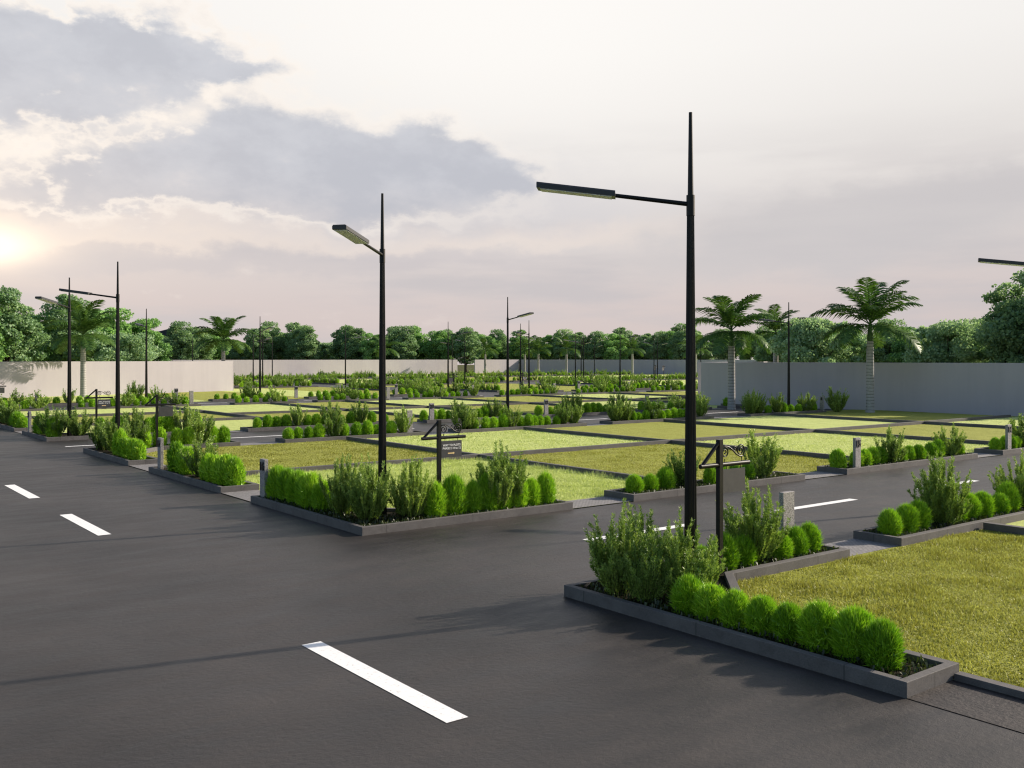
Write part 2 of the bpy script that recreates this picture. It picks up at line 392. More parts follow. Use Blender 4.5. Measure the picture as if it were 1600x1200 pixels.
# ------------------------------------------------------------------ planter beds
def ring_mesh(outer, inner, z0, z1):
    n = len(outer)
    v = [(*p, z0) for p in outer] + [(*p, z1) for p in outer] + [(*p, z1) for p in inner] + [(*p, z0) for p in inner]
    f = []
    for i in range(n):
        j = (i+1) % n
        f += [(i, j, n+j, n+i), (n+i, n+j, 2*n+j, 2*n+i), (2*n+i, 2*n+j, 3*n+j, 3*n+i)]
    me = bpy.data.meshes.new('kerb'); me.from_pydata(v, [], f); me.materials.append(MAT['kerb']); me.update(); return me
def soil_mesh(poly, z):
    me = bpy.data.meshes.new('soil'); me.from_pydata([(*p, z) for p in poly], [], [tuple(range(len(poly)))]); me.materials.append(MAT['soil']); me.update(); return me
def cover_mesh(pts_fn, n):
    P = pts_fn(n); n = len(P)
    a = rng.uniform(0, 2*np.pi, n); s = rng.uniform(.018, .042, n); h = rng.uniform(.01, .10, n)
    Vv = np.zeros((n, 3, 3)); d = np.stack([np.cos(a), np.sin(a)], 1); e = np.stack([-d[:,1], d[:,0]], 1)
    Vv[:,0,:2] = P; Vv[:,1,:2] = P + d*s[:,None] + e*s[:,None]*.5; Vv[:,2,:2] = P + d*s[:,None] - e*s[:,None]*.5
    Vv[:,0,2] = .10; Vv[:,1,2] = .10+h; Vv[:,2,2] = .10+h*rng.uniform(.6, 1, n)
    return mesh_np('ground_cover', Vv.reshape(-1,3), np.arange(n*3).reshape(n,3), [MAT['cover']])
BEDS = {}
KO, KI = .10, .13
def bed_poly(key, outer, inner, where, cover=None, z0=-.02):
    t = thing('planter_bed', 'low dark stone planter bed, ' + where, 'planter', (0,0,0), 0, 'stone planter beds along the roads')
    k = link('kerb', ring_mesh(outer, inner, z0, KH+.002), t); bevel(k)
    link('soil', soil_mesh(inner, .095), t)
    if cover: link('ground_cover', cover_mesh(*cover), t)
    BEDS[key] = where
def bed(key, x0, x1, y0, y1, road, where, cover=0):
    """rectangular bed; road = side the road is on: S, N, W, E"""
    a = {'S': (KO, KI), 'N': (KI, KO)}.get(road, (.1, .1)); b = {'W': (KO, KI), 'E': (KI, KO)}.get(road, (.1, .1))
    xi0, xi1, yi0, yi1 = x0+b[0], x1-b[1], y0+a[0], y1-a[1]
    bed_poly(key, [(x0,y0),(x1,y0),(x1,y1),(x0,y1)], [(xi0,yi0),(xi1,yi0),(xi1,yi1),(xi0,yi1)], where,
             (lambda n: np.stack([rng.uniform(xi0, xi1, n), rng.uniform(yi0, yi1, n)], 1), cover) if cover else None)
def corner(key, X0, xe, ye, yr, s, where, cover=0, D=1.0, C=1.45):
    """L bed on a street corner: main road face at X0, side road face at yr, block lies towards s (+1 north / -1 south)"""
    o = [(X0, yr), (xe, yr), (xe, yr+s*.95), (X0+D+C, yr+s*.95), (X0+D, yr+s*(.95+C)), (X0+D, ye), (X0, ye)]
    i = [(X0+.1, yr+s*.1), (xe-.1, yr+s*.1), (xe-.1, yr+s*.82), (X0+D+C-.05, yr+s*.82), (X0+D-.13, yr+s*(.95+C-.05)), (X0+D-.13, ye-s*.1), (X0+.1, ye-s*.1)]
    if s < 0: o, i = o[::-1], i[::-1]
    def pts(n):
        x = rng.uniform(X0+.1, xe-.1, n); y = yr + s*rng.uniform(.1, abs(ye-yr)-.1, n)
        u, v = x-X0, (y-yr)*s
        k = (u < D-.14) | (v < .81) | (u/(D+C) + v/(.95+C) < 1.0) & (u + v < 3.2)
        return np.stack([x[k], y[k]], 1)
    bed_poly(key, o, i, where, (pts, cover) if cover else None)
corner('A', 8.75, 14.15, 5.1, 10.2, -1, 'L-shaped, at the foot of the nearest tall lamp', 9000)
corner('B', 8.75, 13.95, 21.2, 15.95, 1, 'L-shaped, at the foot of the second lamp from camera', 14000)
corner('D', 8.75, 14.1, 30.7, 36.05, -1, 'L-shaped, around the left lamp with long arm', 0)
corner('E', 8.75, 15.4, 46.4, 41.7, 1, 'L-shaped, around the leftmost lamp', 0)
bed('C', 8.75, 9.75, 23.05, 28.7, 'W', 'on the main road, starting at column 17')
bed('F', 8.75, 9.75, 48.1, 54.5, 'W', 'on the main road at the left edge of view')
bed('G', 15.8, 22.3, 15.95, 16.95, 'S', 'across the second road behind the nearest scroll sign', 2500)
bed('H', 24.25, 31.7, 15.95, 16.95, 'S', 'across the second road, starting at column 15', 2500)
bed('I', 33.4, 40.8, 15.95, 16.95, 'S', 'across the second road, starting at column 14')
bed('J', 15.7, 23.4, 9.25, 10.2, 'N', 'at right edge between the road and the olive foreground plot', 2500)
bed('S2a', 15.9, 22.4, 35.1, 36.05, 'N', 'behind the olive plot of the second lamp')
bed('S2b', 24.1, 31.6, 35.1, 36.05, 'N', 'just behind the board of the sign with white writing')
bed('S2c', 33.3, 40.9, 35.1, 36.05, 'N', 'left behind the nearest tall lamp, third row')
bed('S2d', 44.0, 51.2, 35.1, 36.05, 'N', 'in the shade of the right wall')
bed('N2a', 17.1, 24.8, 41.7, 42.65, 'S', 'across the third road, left of column 23')
bed('N2b', 26.6, 32.5, 41.7, 42.65, 'S', 'starting at column 23')
bed('N2c', 34.2, 40.6, 41.7, 42.65, 'S', 'starting at column 22')
bed('N2d', 42.3, 48.4, 41.7, 42.65, 'S', 'starting at column 21')
bed('N2e', 50.0, 51.6, 41.7, 42.65, 'S', 'short, by the left end of the shaded right wall')
far = 0
for i, (a, b) in enumerate(((10.5, 14.0), (15.6, 23.7), (26.1, 30.8), (32.5, 38.6), (40.4, 47.8), (49.6, 56.6), (58.4, 66.2), (68.1, 75.6), (77.4, 84.6))):
    bed('S3%d' % i, a, b, 66.05, 67.0, 'N', '%s from left on the near side of the fourth road' % ORD[i])
for i, (a, b) in enumerate(((10.5, 18.4), (20.2, 25.0), (27.0, 33.2), (35.0, 41.2), (43.0, 50.2), (57.0, 62.4), (64.2, 70.6), (72.2, 76.8), (83.4, 90.0))):
    bed('N3%d' % i, a, b, 72.75, 73.7, 'S', '%s from left on the far side of the fourth road' % ORD[i])
FARROWS = []
for nm, y0, side, word in (('S4', 101.4, 'N', 'near side of the fifth road'), ('N4', 108.1, 'S', 'far side of the fifth road'), ('S5', 137.0, 'N', 'near side of the last road'), ('N5', 144.0, 'S', 'far side of the last road')):
    k = 0; xr = [(40.5, 50.0), (57, 66), (67, 76.6), (83.4, 92), (94, 103), (105, 114), (116, 125), (127, 136)]
    for (a, b) in xr:
        if b > 136 - (y0-137)*.55 + 20: continue
        bed(nm+str(k), a, b, y0, y0+.95, side, '%s from left on the %s' % (ORD[k], word)); FARROWS.append((nm+str(k), a, b, y0+.48)); k += 1
for nm, x0, side, word in (('W6', 49.4, 'E', 'left side of the lane running away'), ('E6', 56.6, 'W', 'right side of the lane running away'), ('W7', 76.0, 'E', 'left side of the far right lane'), ('E7', 83.0, 'W', 'right side of the far right lane')):
    for k, (a, b) in enumerate(((76, 84), (86, 94), (110, 118), (120, 128), (147, 156))):
        bed(nm+str(k), x0, x0+.95, a, b, side, '%s along the %s' % (ORD[k], word)); FARROWS.append((nm+str(k), a, b, -(x0+.48)))

# paved drive entries between the beds
def apron(x0, x1, y0, y1, m='paving', z=.016):
    struct('drive_paving', rect_mesh('drive_paving', [(x0, x1, y0, y1)], z, MAT[m]))
for x0, x1 in ((14.15, 15.7), (13.95, 15.8)): pass
apron(14.15, 15.7, 9.3, 10.18); apron(13.95, 15.8, 15.97, 16.9); apron(22.3, 24.25, 15.97, 16.9); apron(31.7, 33.4, 15.97, 16.9)
apron(8.77, 9.7, 21.2, 23.05); apron(8.77, 9.7, 28.7, 30.7); apron(8.77, 9.7, 46.4, 48.1)
for a, b in ((14.1, 15.9), (22.4, 24.1), (31.6, 33.3), (40.9, 44)): apron(a, b, 35.1, 36.03)
for a, b in ((15.4, 17.1), (24.8, 26.6), (32.5, 34.2), (40.6, 42.3), (48.4, 50)): apron(a, b, 41.72, 42.6)
for a, b in ((14.0, 15.6), (23.7, 26.1), (30.8, 32.5), (38.6, 40.4), (47.8, 49.6), (56.6, 58.4)): apron(a, b, 66.1, 66.98)
# sunken entry at the right foreground edge with its low kerb
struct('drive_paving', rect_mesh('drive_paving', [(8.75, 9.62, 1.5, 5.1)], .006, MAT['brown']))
m = MB(); m.box((9.62, 1.5, -.02), (9.75, 5.09, .075)); o = link('kerb_wall', m.mesh('kerb_wall', MAT['kerb'])); bevel(o)
tag(o, 'lower kerb at right edge beside the brown entry paving', 'kerb wall', 'low kerb walls between the grass plots')

# ------------------------------------------------------------------ shrubs
def ball_mesh(n, ln, w, seed, rx=.195, h=.52):
    g = np.random.default_rng(seed)
    # points on an upright dome, blades stand off it and bend upward
    th = g.uniform(0, 2*np.pi, n); t = g.uniform(0, 1, n)**.92
    prof = np.where(t < .42, .84 + .16*np.sin(t/.42*np.pi/2), np.sqrt(np.maximum(0, 1-((t-.42)/.58)**2.2)))
    lump = 1 + .07*np.sin(3*th+seed)*np.sin(5*t+seed*2) + .05*np.sin(7*th+2*seed)*np.cos(9*t)
    r = rx*prof*lump*g.uniform(.66, 1.0, n)
    z = h*t*.95*(1+.3*(lump-1))
    ph = np.where(t < .42, .12, .12+1.4*((t-.42)/.58)**1.3)
    P = np.stack([r*np.cos(th), r*np.sin(th), z], 1)
    radial = np.stack([np.cos(th)*np.cos(ph), np.sin(th)*np.cos(ph), np.sin(ph)], 1)
    nrm = np.stack([np.cos(th)*np.cos(ph)*.75, np.sin(th)*np.cos(ph)*.75, np.sin(ph)*.75+.62], 1)
    nrm += g.normal(0, .42, (n, 3)); nrm /= np.linalg.norm(nrm, axis=1)[:,None]
    side = np.cross(nrm, radial + g.normal(0, .38, (n, 3))); side /= np.linalg.norm(side, axis=1)[:,None]
    l = ln*np.where(g.uniform(0, 1, n) < .15, g.uniform(1.2, 1.7, n), g.uniform(.55, 1.2, n)); ww = w*g.uniform(.7, 1.3, n)
    base = P - nrm*l[:,None]*.45
    tip = P + nrm*l[:,None]*.75; tip[:,2] += .12*l
    V = np.stack([base - side*ww[:,None]*.35, base + side*ww[:,None]*.35, P + side*ww[:,None]*.5, tip, P - side*ww[:,None]*.5], 1)
    idx = np.arange(n)[:,None]*5
    F4 = np.concatenate([idx + np.array([[0,1,2,4]]), idx + np.array([[4,2,3,3]])])
    V = V.reshape(-1, 3)
    # inner body that stops the light passing straight through
    ns, nr = 14, 8; cv = []
    for i in range(nr+1):
        t = i/nr; rr = rx*.62*(.84+.16*t/.42 if t < .42 else math.sqrt(max(0, 1-((t-.42)/.58)**2.2)))
        for j in range(ns): cv.append((rr*math.cos(2*math.pi*j/ns), rr*math.sin(2*math.pi*j/ns), h*.78*t))
    off = len(V); V = np.concatenate([V, np.array(cv)])
    cf = [(off+i*ns+j, off+i*ns+(j+1) % ns, off+(i+1)*ns+(j+1) % ns, off+(i+1)*ns+j) for i in range(nr) for j in range(ns)]
    # tips are triangles: split them from the quads
    tri = np.arange(n)[:,None]*5 + np.array([[4,2,3]])
    quad = np.concatenate([np.arange(n)[:,None]*5 + np.array([[0,1,2,4]]), np.array(cf)])
    return mixed_mesh('clipped_shrub', V, quad, tri, [MAT['ball']])

def mixed_mesh(name, V, quad, tri, mats):
    me = bpy.data.meshes.new(name)
    V = np.asarray(V, np.float32); quad = np.asarray(quad, np.int32).reshape(-1,4); tri = np.asarray(tri, np.int32).reshape(-1,3)
    me.vertices.add(len(V)); me.vertices.foreach_set('co', V.ravel())
    li = np.concatenate([quad.ravel(), tri.ravel()]); me.loops.add(len(li)); me.loops.foreach_set('vertex_index', li)
    ls = np.concatenate([np.arange(len(quad))*4, len(quad)*4 + np.arange(len(tri))*3]).astype(np.int32)
    me.polygons.add(len(ls)); me.polygons.foreach_set('loop_start', ls)
    for m in mats: me.materials.append(m)
    me.update(calc_edges=True); return me

BALL_HI = [ball_mesh(4600, .108, .0125, s) for s in (1, 2, 3)]
BALL_MD = [ball_mesh(1800, .10, .020, s) for s in (4, 5, 6)]
BALL_LO = [ball_mesh(560, .12, .036, s) for s in (7, 8)]

def bush_mesh(stems, leaves, ll, lw, seed, H=1.2, spread=.42):
    """upright feathery shrub: (foliage, stems)"""
    g = np.random.default_rng(seed)
    P = []; D = []; S = MB()
    for k in range(stems):
        a = g.uniform(0, 2*np.pi); q = math.sqrt(g.uniform(.02, 1))
        base = np.array([math.cos(a)*.10*q, math.sin(a)*.10*q, 0])
        h = H*(1 - .40*q*q)*(g.uniform(.88, 1.15) if k % 3 else g.uniform(.5, .85))
        out = spread*q*g.uniform(.8, 1.15)
        pts = []
        for i in range(9):
            t = i/8
            pts.append(base + np.array([math.cos(a)*out*t**.75, math.sin(a)*out*t**.75, h*t]) + (g.normal(0, .012, 3) if 0 < i else 0))
        S.tube(pts[:8], [.008*(1-.75*i/8) for i in range(8)], 4, False)
        pts = np.array(pts)
        # twigs that rise beside the stem
        strands = [(pts, .10)]
        for j in range(9):
            t0 = g.uniform(.02, .78); i0 = int(t0*8); b0 = pts[i0]
            aa = a + g.normal(0, 1.3); l = g.uniform(.16, .36)*H*.58
            tw = np.array([b0 + np.array([math.cos(aa)*.26, math.sin(aa)*.26, .96])*l*u + np.array([0, 0, .05*u*u]) for u in np.linspace(0, 1, 6)])
            strands.append((tw, 0))
        nl = leaves // (stems*11)
        for st, lo in strands:
            m = len(st)-1; n = nl*3 if st is pts else nl
            u = g.uniform(lo, 1, n)*m; i = np.minimum(u.astype(int), m-1); f = (u-i)[:,None]
            p = st[i]*(1-f) + st[i+1]*f; d = st[i+1]-st[i]; d /= np.linalg.norm(d, axis=1)[:,None]
            P.append(p); D.append(d)
    P = np.concatenate(P); D = np.concatenate(D); n = len(P)
    rad = np.cross(D, g.normal(0, 1, (n, 3))); rad /= np.linalg.norm(rad, axis=1)[:,None]
    dr = D*g.uniform(.55, 1.1, n)[:,None] + rad*.62; dr /= np.linalg.norm(dr, axis=1)[:,None]
    side = np.cross(dr, g.normal(0, 1, (n, 3))); side /= np.linalg.norm(side, axis=1)[:,None]
    l = ll*g.uniform(.6, 1.3, n)[:,None]; w = lw*g.uniform(.7, 1.3, n)[:,None]
    V = np.stack([P, P + dr*l*.5 + side*w*.5, P + dr*l, P + dr*l*.5 - side*w*.5], 1).reshape(-1, 3)
    return mesh_np('foliage', V, np.arange(n*4).reshape(n, 4), [MAT['bush']]), S.mesh('stems', MAT['bark'])
BUSH_HI = [bush_mesh(34, 36000, .052, .0110, s, 1.2, .42) for s in (11, 12, 13)]
BUSH_MD = [bush_mesh(28, 13000, .060, .017, s, 1.15, .44) for s in (14, 15, 16)]
BUSH_LO = [bush_mesh(14, 2400, .085, .040, s, 1.1, .5) for s in (17, 18)]

SHRUBS = []   # (kind, x, y, size, key) collected first, then labelled left to right
def balls(key, coords, axis, c, s=1.0):
    for t in coords:
        x, y = (t, c) if axis == 'x' else (c, t)
        SHRUBS.append(['ball', x + random.uniform(-.04, .04), y + random.uniform(-.05, .05), s*random.uniform(.86, 1.12), key])
def bushes(key, coords, axis, c, s=1.0):
    for t in coords:
        x, y = (t, c) if axis == 'x' else (c, t)
        SHRUBS.append(['bush', x, y + random.uniform(-.05, .05), s*random.uniform(.92, 1.1), key])
balls('A', [8.35, 7.93, 7.55, 7.22, 6.78, 6.38, 5.98, 5.58], 'y', 9.22)
SHRUBS += [['bush', 9.15, 9.55, 1.06, 'A'], ['bush', 9.62, 8.75, 1.02, 'A'], ['bush', 9.75, 9.72, .95, 'A'], ['bush', 9.12, 9.0, .8, 'A']]
balls('A', [11.0, 11.5, 11.95, 12.9, 13.3, 13.68], 'x', 9.72); bushes('A', [12.3], 'x', 9.7, 1.05)
balls('B', [20.75, 20.3, 19.85, 19.4, 18.95, 18.5], 'y', 9.24, 1.22)
SHRUBS += [['bush', 9.3, 17.75, 1.06, 'B'], ['bush', 9.35, 16.75, 1.12, 'B'], ['bush', 10.2, 16.55, 1.08, 'B'], ['bush', 9.9, 18.0, 1.0, 'B']]
balls('B', [10.65, 11.15, 11.62, 11.98, 12.3, 12.72, 13.15, 13.5], 'x', 16.42, 1.14); bushes('B', [12.5, 12.25], 'x', 16.5, 1.12)
balls('C', [27.7, 27.2, 26.7, 25.2, 24.75, 24.3, 23.85, 23.45], 'y', 9.24, 1.2); bushes('C', [25.95], 'y', 9.3, 1.2)
balls('D', [33.4, 32.8, 32.2, 31.7, 31.25], 'y', 9.24, 1.2); SHRUBS += [['bush', 9.25, 35.4, 1.1, 'D'], ['bush', 9.35, 34.4, 1.15, 'D'], ['bush', 10.3, 35.5, 1.1, 'D']]
balls('D', [10.75, 11.3, 11.9, 12.3, 13.2, 13.65], 'x', 35.58, 1.15); bushes('D', [12.7], 'x', 35.6, 1.15)
balls('E', [45.2, 44.6, 42.6], 'y', 9.24, 1.25); SHRUBS += [['bush', 9.3, 43.6, 1.2, 'E'], ['bush', 9.25, 42.6, 1.2, 'E'], ['bush', 10.1, 42.3, 1.15, 'E']]
balls('E', [10.9, 11.6, 12.9, 13.3, 13.7, 14.9], 'x', 42.2, 1.3); bushes('E', [12.3, 14.3], 'x', 42.2, 1.2)
balls('F', [50.3, 49.6, 48.9], 'y', 9.24, 1.3); bushes('F', [51.6, 53.0], 'y', 9.24, 1.3)
balls('G', [16.29, 16.85, 17.38, 18.95, 19.35, 19.9, 20.45], 'x', 16.42); bushes('G', [18.0], 'x', 16.5, 1.0); bushes('G', [21.2], 'x', 16.45, 1.15)
balls('H', [24.6, 25.4, 25.8, 26.28, 26.75, 27.85, 28.35, 28.8, 29.6, 30.0, 31.3], 'x', 16.42); bushes('H', [27.2, 30.75], 'x', 16.45, 1.1)
balls('I', [33.75, 34.5, 34.95, 35.4, 36.8], 'x', 16.42); bushes('I', [36.1, 38.9], 'x', 16.45, 1.1)
balls('J', [16.1, 16.65, 17.15, 18.55, 19.0, 19.45, 20.2, 20.6, 22.0], 'x', 9.72, 1.03); bushes('J', [17.9, 21.2], 'x', 9.75, 1.1)
balls('S2a', [16.2, 16.65, 17.14, 17.59, 18.75, 19.3, 19.75, 20.2, 20.9], 'x', 35.58, 1.1); bushes('S2a', [18.2, 21.5], 'x', 35.58, 1.05)
balls('S2b', [25.2, 25.84, 26.31, 26.82, 27.9, 28.3, 28.65, 29.0, 29.45, 30.05], 'x', 35.58, 1.1); bushes('S2b', [24.5, 25.0, 27.35, 30.5, 31.1], 'x', 35.6, 1.1)
balls('S2c', [35.2, 35.65, 36.1, 37.25, 37.8, 38.25, 38.7, 39.2], 'x', 35.58, 1.1); bushes('S2c', [33.9, 34.6, 36.7, 40.3], 'x', 35.6, 1.12)
balls('S2d', [46.2, 47.6, 48.3, 49.0, 50.6], 'x', 35.58, 1.1); bushes('S2d', [44.6, 45.3, 46.9, 49.8], 'x', 35.58, 1.25)
balls('N2a', [17.77, 18.24, 18.68, 19.15, 20.3, 20.75, 21.2, 22.0, 22.5, 23.7, 24.4], 'x', 42.2, 1.08); bushes('N2a', [19.73, 21.5, 23.1], 'x', 42.2, 1.1)
balls('N2b', [26.72, 27.4, 27.82, 28.3, 30.2, 30.6, 31.5, 31.9], 'x', 42.2, 1.08); bushes('N2b', [28.9, 31.1], 'x', 42.2, 1.1)
balls('N2c', [34.3, 35.2, 35.75, 37.48, 37.98, 38.54, 38.95, 39.46, 39.9], 'x', 42.2, 1.08); bushes('N2c', [36.4, 36.95, 40.3], 'x', 42.2, 1.1)
balls('N2d', [42.5, 43.6, 44.2, 45.0, 46.3, 46.9, 47.4], 'x', 42.2, 1.08); bushes('N2d', [45.6, 48.0], 'x', 42.2, 1.1)
balls('N2e', [50.4], 'x', 42.2, 1.3)
for key, x0, x1, yy in [('S3%d' % i, a, b, 66.5) for i, (a, b) in enumerate(((10.5, 14.0), (15.6, 23.7), (26.1, 30.8), (32.5, 38.6), (40.4, 47.8), (49.6, 56.6), (58.4, 66.2), (68.1, 75.6), (77.4, 84.6)))] + \
                       [('N3%d' % i, a, b, 73.2) for i, (a, b) in enumerate(((10.5, 18.4), (20.2, 25.0), (27.0, 33.2), (35.0, 41.2), (43.0, 50.2), (57.0, 62.4), (64.2, 70.6), (72.2, 76.8), (83.4, 90.0)))]:
    x = x0 + .45; k = 0
    while x < x1 - .3:
        if k % 5 == 4: bushes(key, [x+.15], 'x', yy, 1.15); x += .85
        else: balls(key, [x], 'x', yy, 1.12); x += random.uniform(.52, .74)
        k += 1
for key, a, b, c in FARROWS:
    t = a + .5; k = 0
    while t < b - .3:
        x, y = (t, c) if c > 0 else (-c, t)
        if px(x, y) < 1120:
            SHRUBS.append(['bush' if k % 2 else 'ball', x, y, random.uniform(.8, 1.15) if k % 2 else random.uniform(.95, 1.2), key])
        t += random.uniform(.55, .95); k += 1
# shrubs by the shaded wall and the left wall
WALLSHRUB = [('bush', 52.2, 35.0, 1.35, 'beside the palm in front of the shaded right wall'), ('bush', 46.4, 36.9, 1.3, 'at the far left end of the shaded right wall'),
             ('bush', 21.8, 74.8, 1.4, 'behind the leftmost scroll sign'), ('bush', 31.2, 76.5, 1.2, 'in front of the right end of the lit left wall')]

SHRUBS.sort(key=lambda s: depth(s[1], s[2]))
nb = 0; ind = []; rest = []
for s in SHRUBS:
    if s[0] == 'ball':
        nb += 1
        (ind if nb <= 290 else rest).append(s)
    else: ind.append(s)
bush_n = 0; ind2 = []
for s in ind:
    if s[0] == 'bush':
        bush_n += 1
        if bush_n > 290: rest.append(s); continue
    ind2.append(s)
count = {}
for s in sorted(ind2, key=lambda s: px(s[1], s[2])):
    k = (s[0], s[4]); count[k] = count.get(k, 0) + 1; s.append(count[k]-1)
# the bed phrase used in the shrub labels
SHORT = {'A': 'in the bed of the nearest tall lamp', 'B': 'in the bed of the second lamp', 'C': 'in the bed of column 17', 'D': 'in the bed of the left lamp with long arm',
         'E': 'in the bed of the leftmost lamp', 'F': 'in the bed at the left edge', 'G': 'in the bed behind the nearest scroll sign', 'H': 'in the bed of column 15', 'I': 'in the bed of column 14',
         'J': 'in the bed at right beside the olive plot', 'S2a': 'in the bed behind the olive plot of the second lamp', 'S2b': 'in the bed behind the lettered board', 'S2c': 'in the third-row bed left of the nearest lamp',
         'S2d': 'in the shaded bed by the right wall', 'N2a': 'in the bed left of column 23', 'N2b': 'in the bed of column 23', 'N2c': 'in the bed of column 22', 'N2d': 'in the bed of column 21', 'N2e': 'in the short bed by the shaded wall'}
def lod(d, hi, md, lo): return random.choice(hi if d < 24 else md if d < 60 else lo)
ROADW = {'S3': "fourth road's near side", 'N3': "fourth road's far side", 'S4': "fifth road's near side", 'N4': "fifth road's far side", 'S5': "last road's near side", 'N5': "last road's far side",
         'W6': "receding lane's left side", 'E6': "receding lane's right side", 'W7': "far right lane's left side", 'E7': "far right lane's right side"}
def place(s):
    kind, x, y, sz, key, i = s
    d = depth(x, y); n = count[(kind, key)]
    where = SHORT[key] if key in SHORT else '%s bed on the %s' % (ORD[int(key[2:])], ROADW[key[:2]])
    pre = (ordinal(i) + ' ') if n > 1 else 'only '
    post = ' from left ' if n > 1 else ' '
    z = .09; rz = random.uniform(0, 6.28)
    if kind == 'ball':
        o = link('clipped_shrub', lod(d, BALL_HI, BALL_MD, BALL_LO), None, (x, y, z), rz, (sz*random.uniform(.93, 1.06), sz*random.uniform(.93, 1.06), sz*random.uniform(.88, 1.08)*(1.10 if key in 'BCDE' else .90)))
        tag(o, pre + 'round shrub' + post + where, 'shrub', 'round clipped shrubs in the planter beds')
    else:
        fo, st = lod(d, BUSH_HI, BUSH_MD, BUSH_LO)
        o = link('feathery_bush', fo, None, (x, y, z), rz, (sz*1.04, sz*1.04, sz*.91))
        if d < 60: link('stems', st, o)
        tag(o, pre + 'feathery bush' + post + where, 'bush', 'feathery bushes in the planter beds')
for s in ind2: place(s)
for kind, x, y, sz, where in WALLSHRUB:
    fo, st = random.choice(BUSH_MD); o = link('feathery_bush', fo, None, (x, y, .0), random.random()*6, (sz*1.2, sz*1.2, sz)); link('stems', st, o)
    tag(o, 'loose grey-green bush ' + where, 'bush', 'feathery bushes in the planter beds')
# the farthest shrubs read as one mass
if rest:
    VV = []; FF = []; off = 0; mi = []
    def tri_of(me):
        me.calc_loop_triangles(); v = np.zeros(len(me.vertices)*3, np.float32); me.vertices.foreach_get('co', v)
        t = np.zeros(len(me.loop_triangles)*3, np.int32); me.loop_triangles.foreach_get('vertices', t); return v.reshape(-1,3), t.reshape(-1,3)
    srcs = {'ball': [tri_of(m) for m in BALL_LO], 'bush': [tri_of(m[0]) for m in BUSH_LO]}
    for kind, x, y, sz, key in [r[:5] for r in rest]:
        v, t = random.choice(srcs[kind]); a = random.uniform(0, 6.28)
        w = v*sz; w = np.stack([w[:,0]*math.cos(a)-w[:,1]*math.sin(a)+x, w[:,0]*math.sin(a)+w[:,1]*math.cos(a)+y, w[:,2]+.09], 1)
        VV.append(w); FF.append(t+off); off += len(w); mi += [0 if kind == 'ball' else 1]*len(t)
    o = link('distant_shrubs', mesh_np('distant_shrubs', np.concatenate(VV), np.concatenate(FF), [MAT['ball'], MAT['bush']], mi)); o['kind'] = 'stuff'

# ------------------------------------------------------------------ street lamps
def lamp_meshes():
    H = 6.65; zc = 5.40; rise = .135
    p = MB()
    n = 20; prof = [(.0, .092), (.02, .092), (5.35, .050)]
    vs = []; fs = []
    for z, r in prof:
        for j in range(n*2):
            a = math.pi*j/n; rr = r*(1.0 if j % 2 == 0 else .90)
            vs.append((rr*math.cos(a), rr*math.sin(a), z))
    m = n*2
    for i in range(len(prof)-1):
        for j in range(m): fs.append((i*m+j, i*m+(j+1) % m, (i+1)*m+(j+1) % m, (i+1)*m+j))
    p.add(vs, fs); p.tube([(0,0,5.35),(0,0,H)], [.043, .025], 14)
    base = MB(); base.box((-.17,-.17,0),(.17,.17,.025)); base.tube([(0,0,.025),(0,0,.09)], [.135, .115], 18)
    col = MB(); col.tube([(0,0,zc-.16),(0,0,zc+.12)], .058, 18)
    arm = MB(); arm.tube([(.03,0,zc),(1.08,0,zc+1.08*rise)], [.032, .028], 10)
    # head: flat tapered box with rounded top, hollow frame round the diffuser
    def head(m):
        x0, x1, w, z = 1.02, 2.10, .14, zc+1.02*rise-.030
        sec = [(-w, 0), (w, 0), (w, .060), (w*.84, .082), (-w*.84, .082), (-w, .060)]
        vs = [(x0, y, z+h+ (0)) for y, h in sec] + [(x1, y, z+h+(x1-x0)*rise) for y, h in sec]
        k = len(sec)
        m.add(vs, [tuple(range(k))[::-1], tuple(range(k, 2*k))] + [(i, (i+1) % k, k+(i+1) % k, k+i) for i in range(k)])
        return x0, x1, w, z
    hd = MB(); x0, x1, w, z = head(hd)
    df = MB(); t = rise
    xa, xb, ww = x0+.05, x1-.05, w-.022
    za, zb = z+t*(xa-x0)-.012, z+t*(xb-x0)-.012
    vs = [(xa,-ww,za),(xb,-ww,zb),(xb,ww,zb),(xa,ww,za)]; vs += [(a,b,c+.02) for a,b,c in vs]
    df.add(vs, [(0,3,2,1),(4,5,6,7),(0,1,5,4),(1,2,6,5),(2,3,7,6),(3,0,4,7)])
    return [('pole', p.mesh('pole', MAT['metal'])), ('base_plate', base.mesh('base_plate', MAT['metal'])), ('collar', col.mesh('collar', MAT['metal'])),
            ('arm', arm.mesh('arm', MAT['metal'])), ('lamp_head', hd.mesh('lamp_head', MAT['casing'])), ('diffuser', df.mesh('diffuser', MAT['diffuser']))]
LM = lamp_meshes()
def lamp(x, y, dx, dy, label, z=.095):
    t = thing('street_lamp', label, 'street lamp', (x, y, z-.09), math.atan2(dy, dx), 'black street lamps along the roads')
    prev = None
    for nm, me in LM:
        if nm == 'diffuser': link(nm, me, prev)
        else: prev = link(nm, me, t)
lamp(9.97, 8.97, -1, 1, 'nearest and tallest-looking black street lamp, arm pointing left, in the corner bed')
lamp(9.9, 17.2, -1.8, -1.42, 'black street lamp left of the lettered sign, its pale lamp underside showing')
lamp(9.6, 34.9, -1, 1, 'black street lamp on the left whose arm crosses another pole')
lamp(9.9, 43.0, -1, -1, 'leftmost black street lamp, its head over the left trees')
lamp(24.45, 9.95, -.5, .87, 'black street lamp beyond the right edge, only its head in view by the big tree')
lamp(20.2, 66.7, 0, 1, 'thin black street lamp before the lit left wall')
lamp(31.05, 73.3, 0, -1, 'black street lamp just right of the left wall end, short arm right')
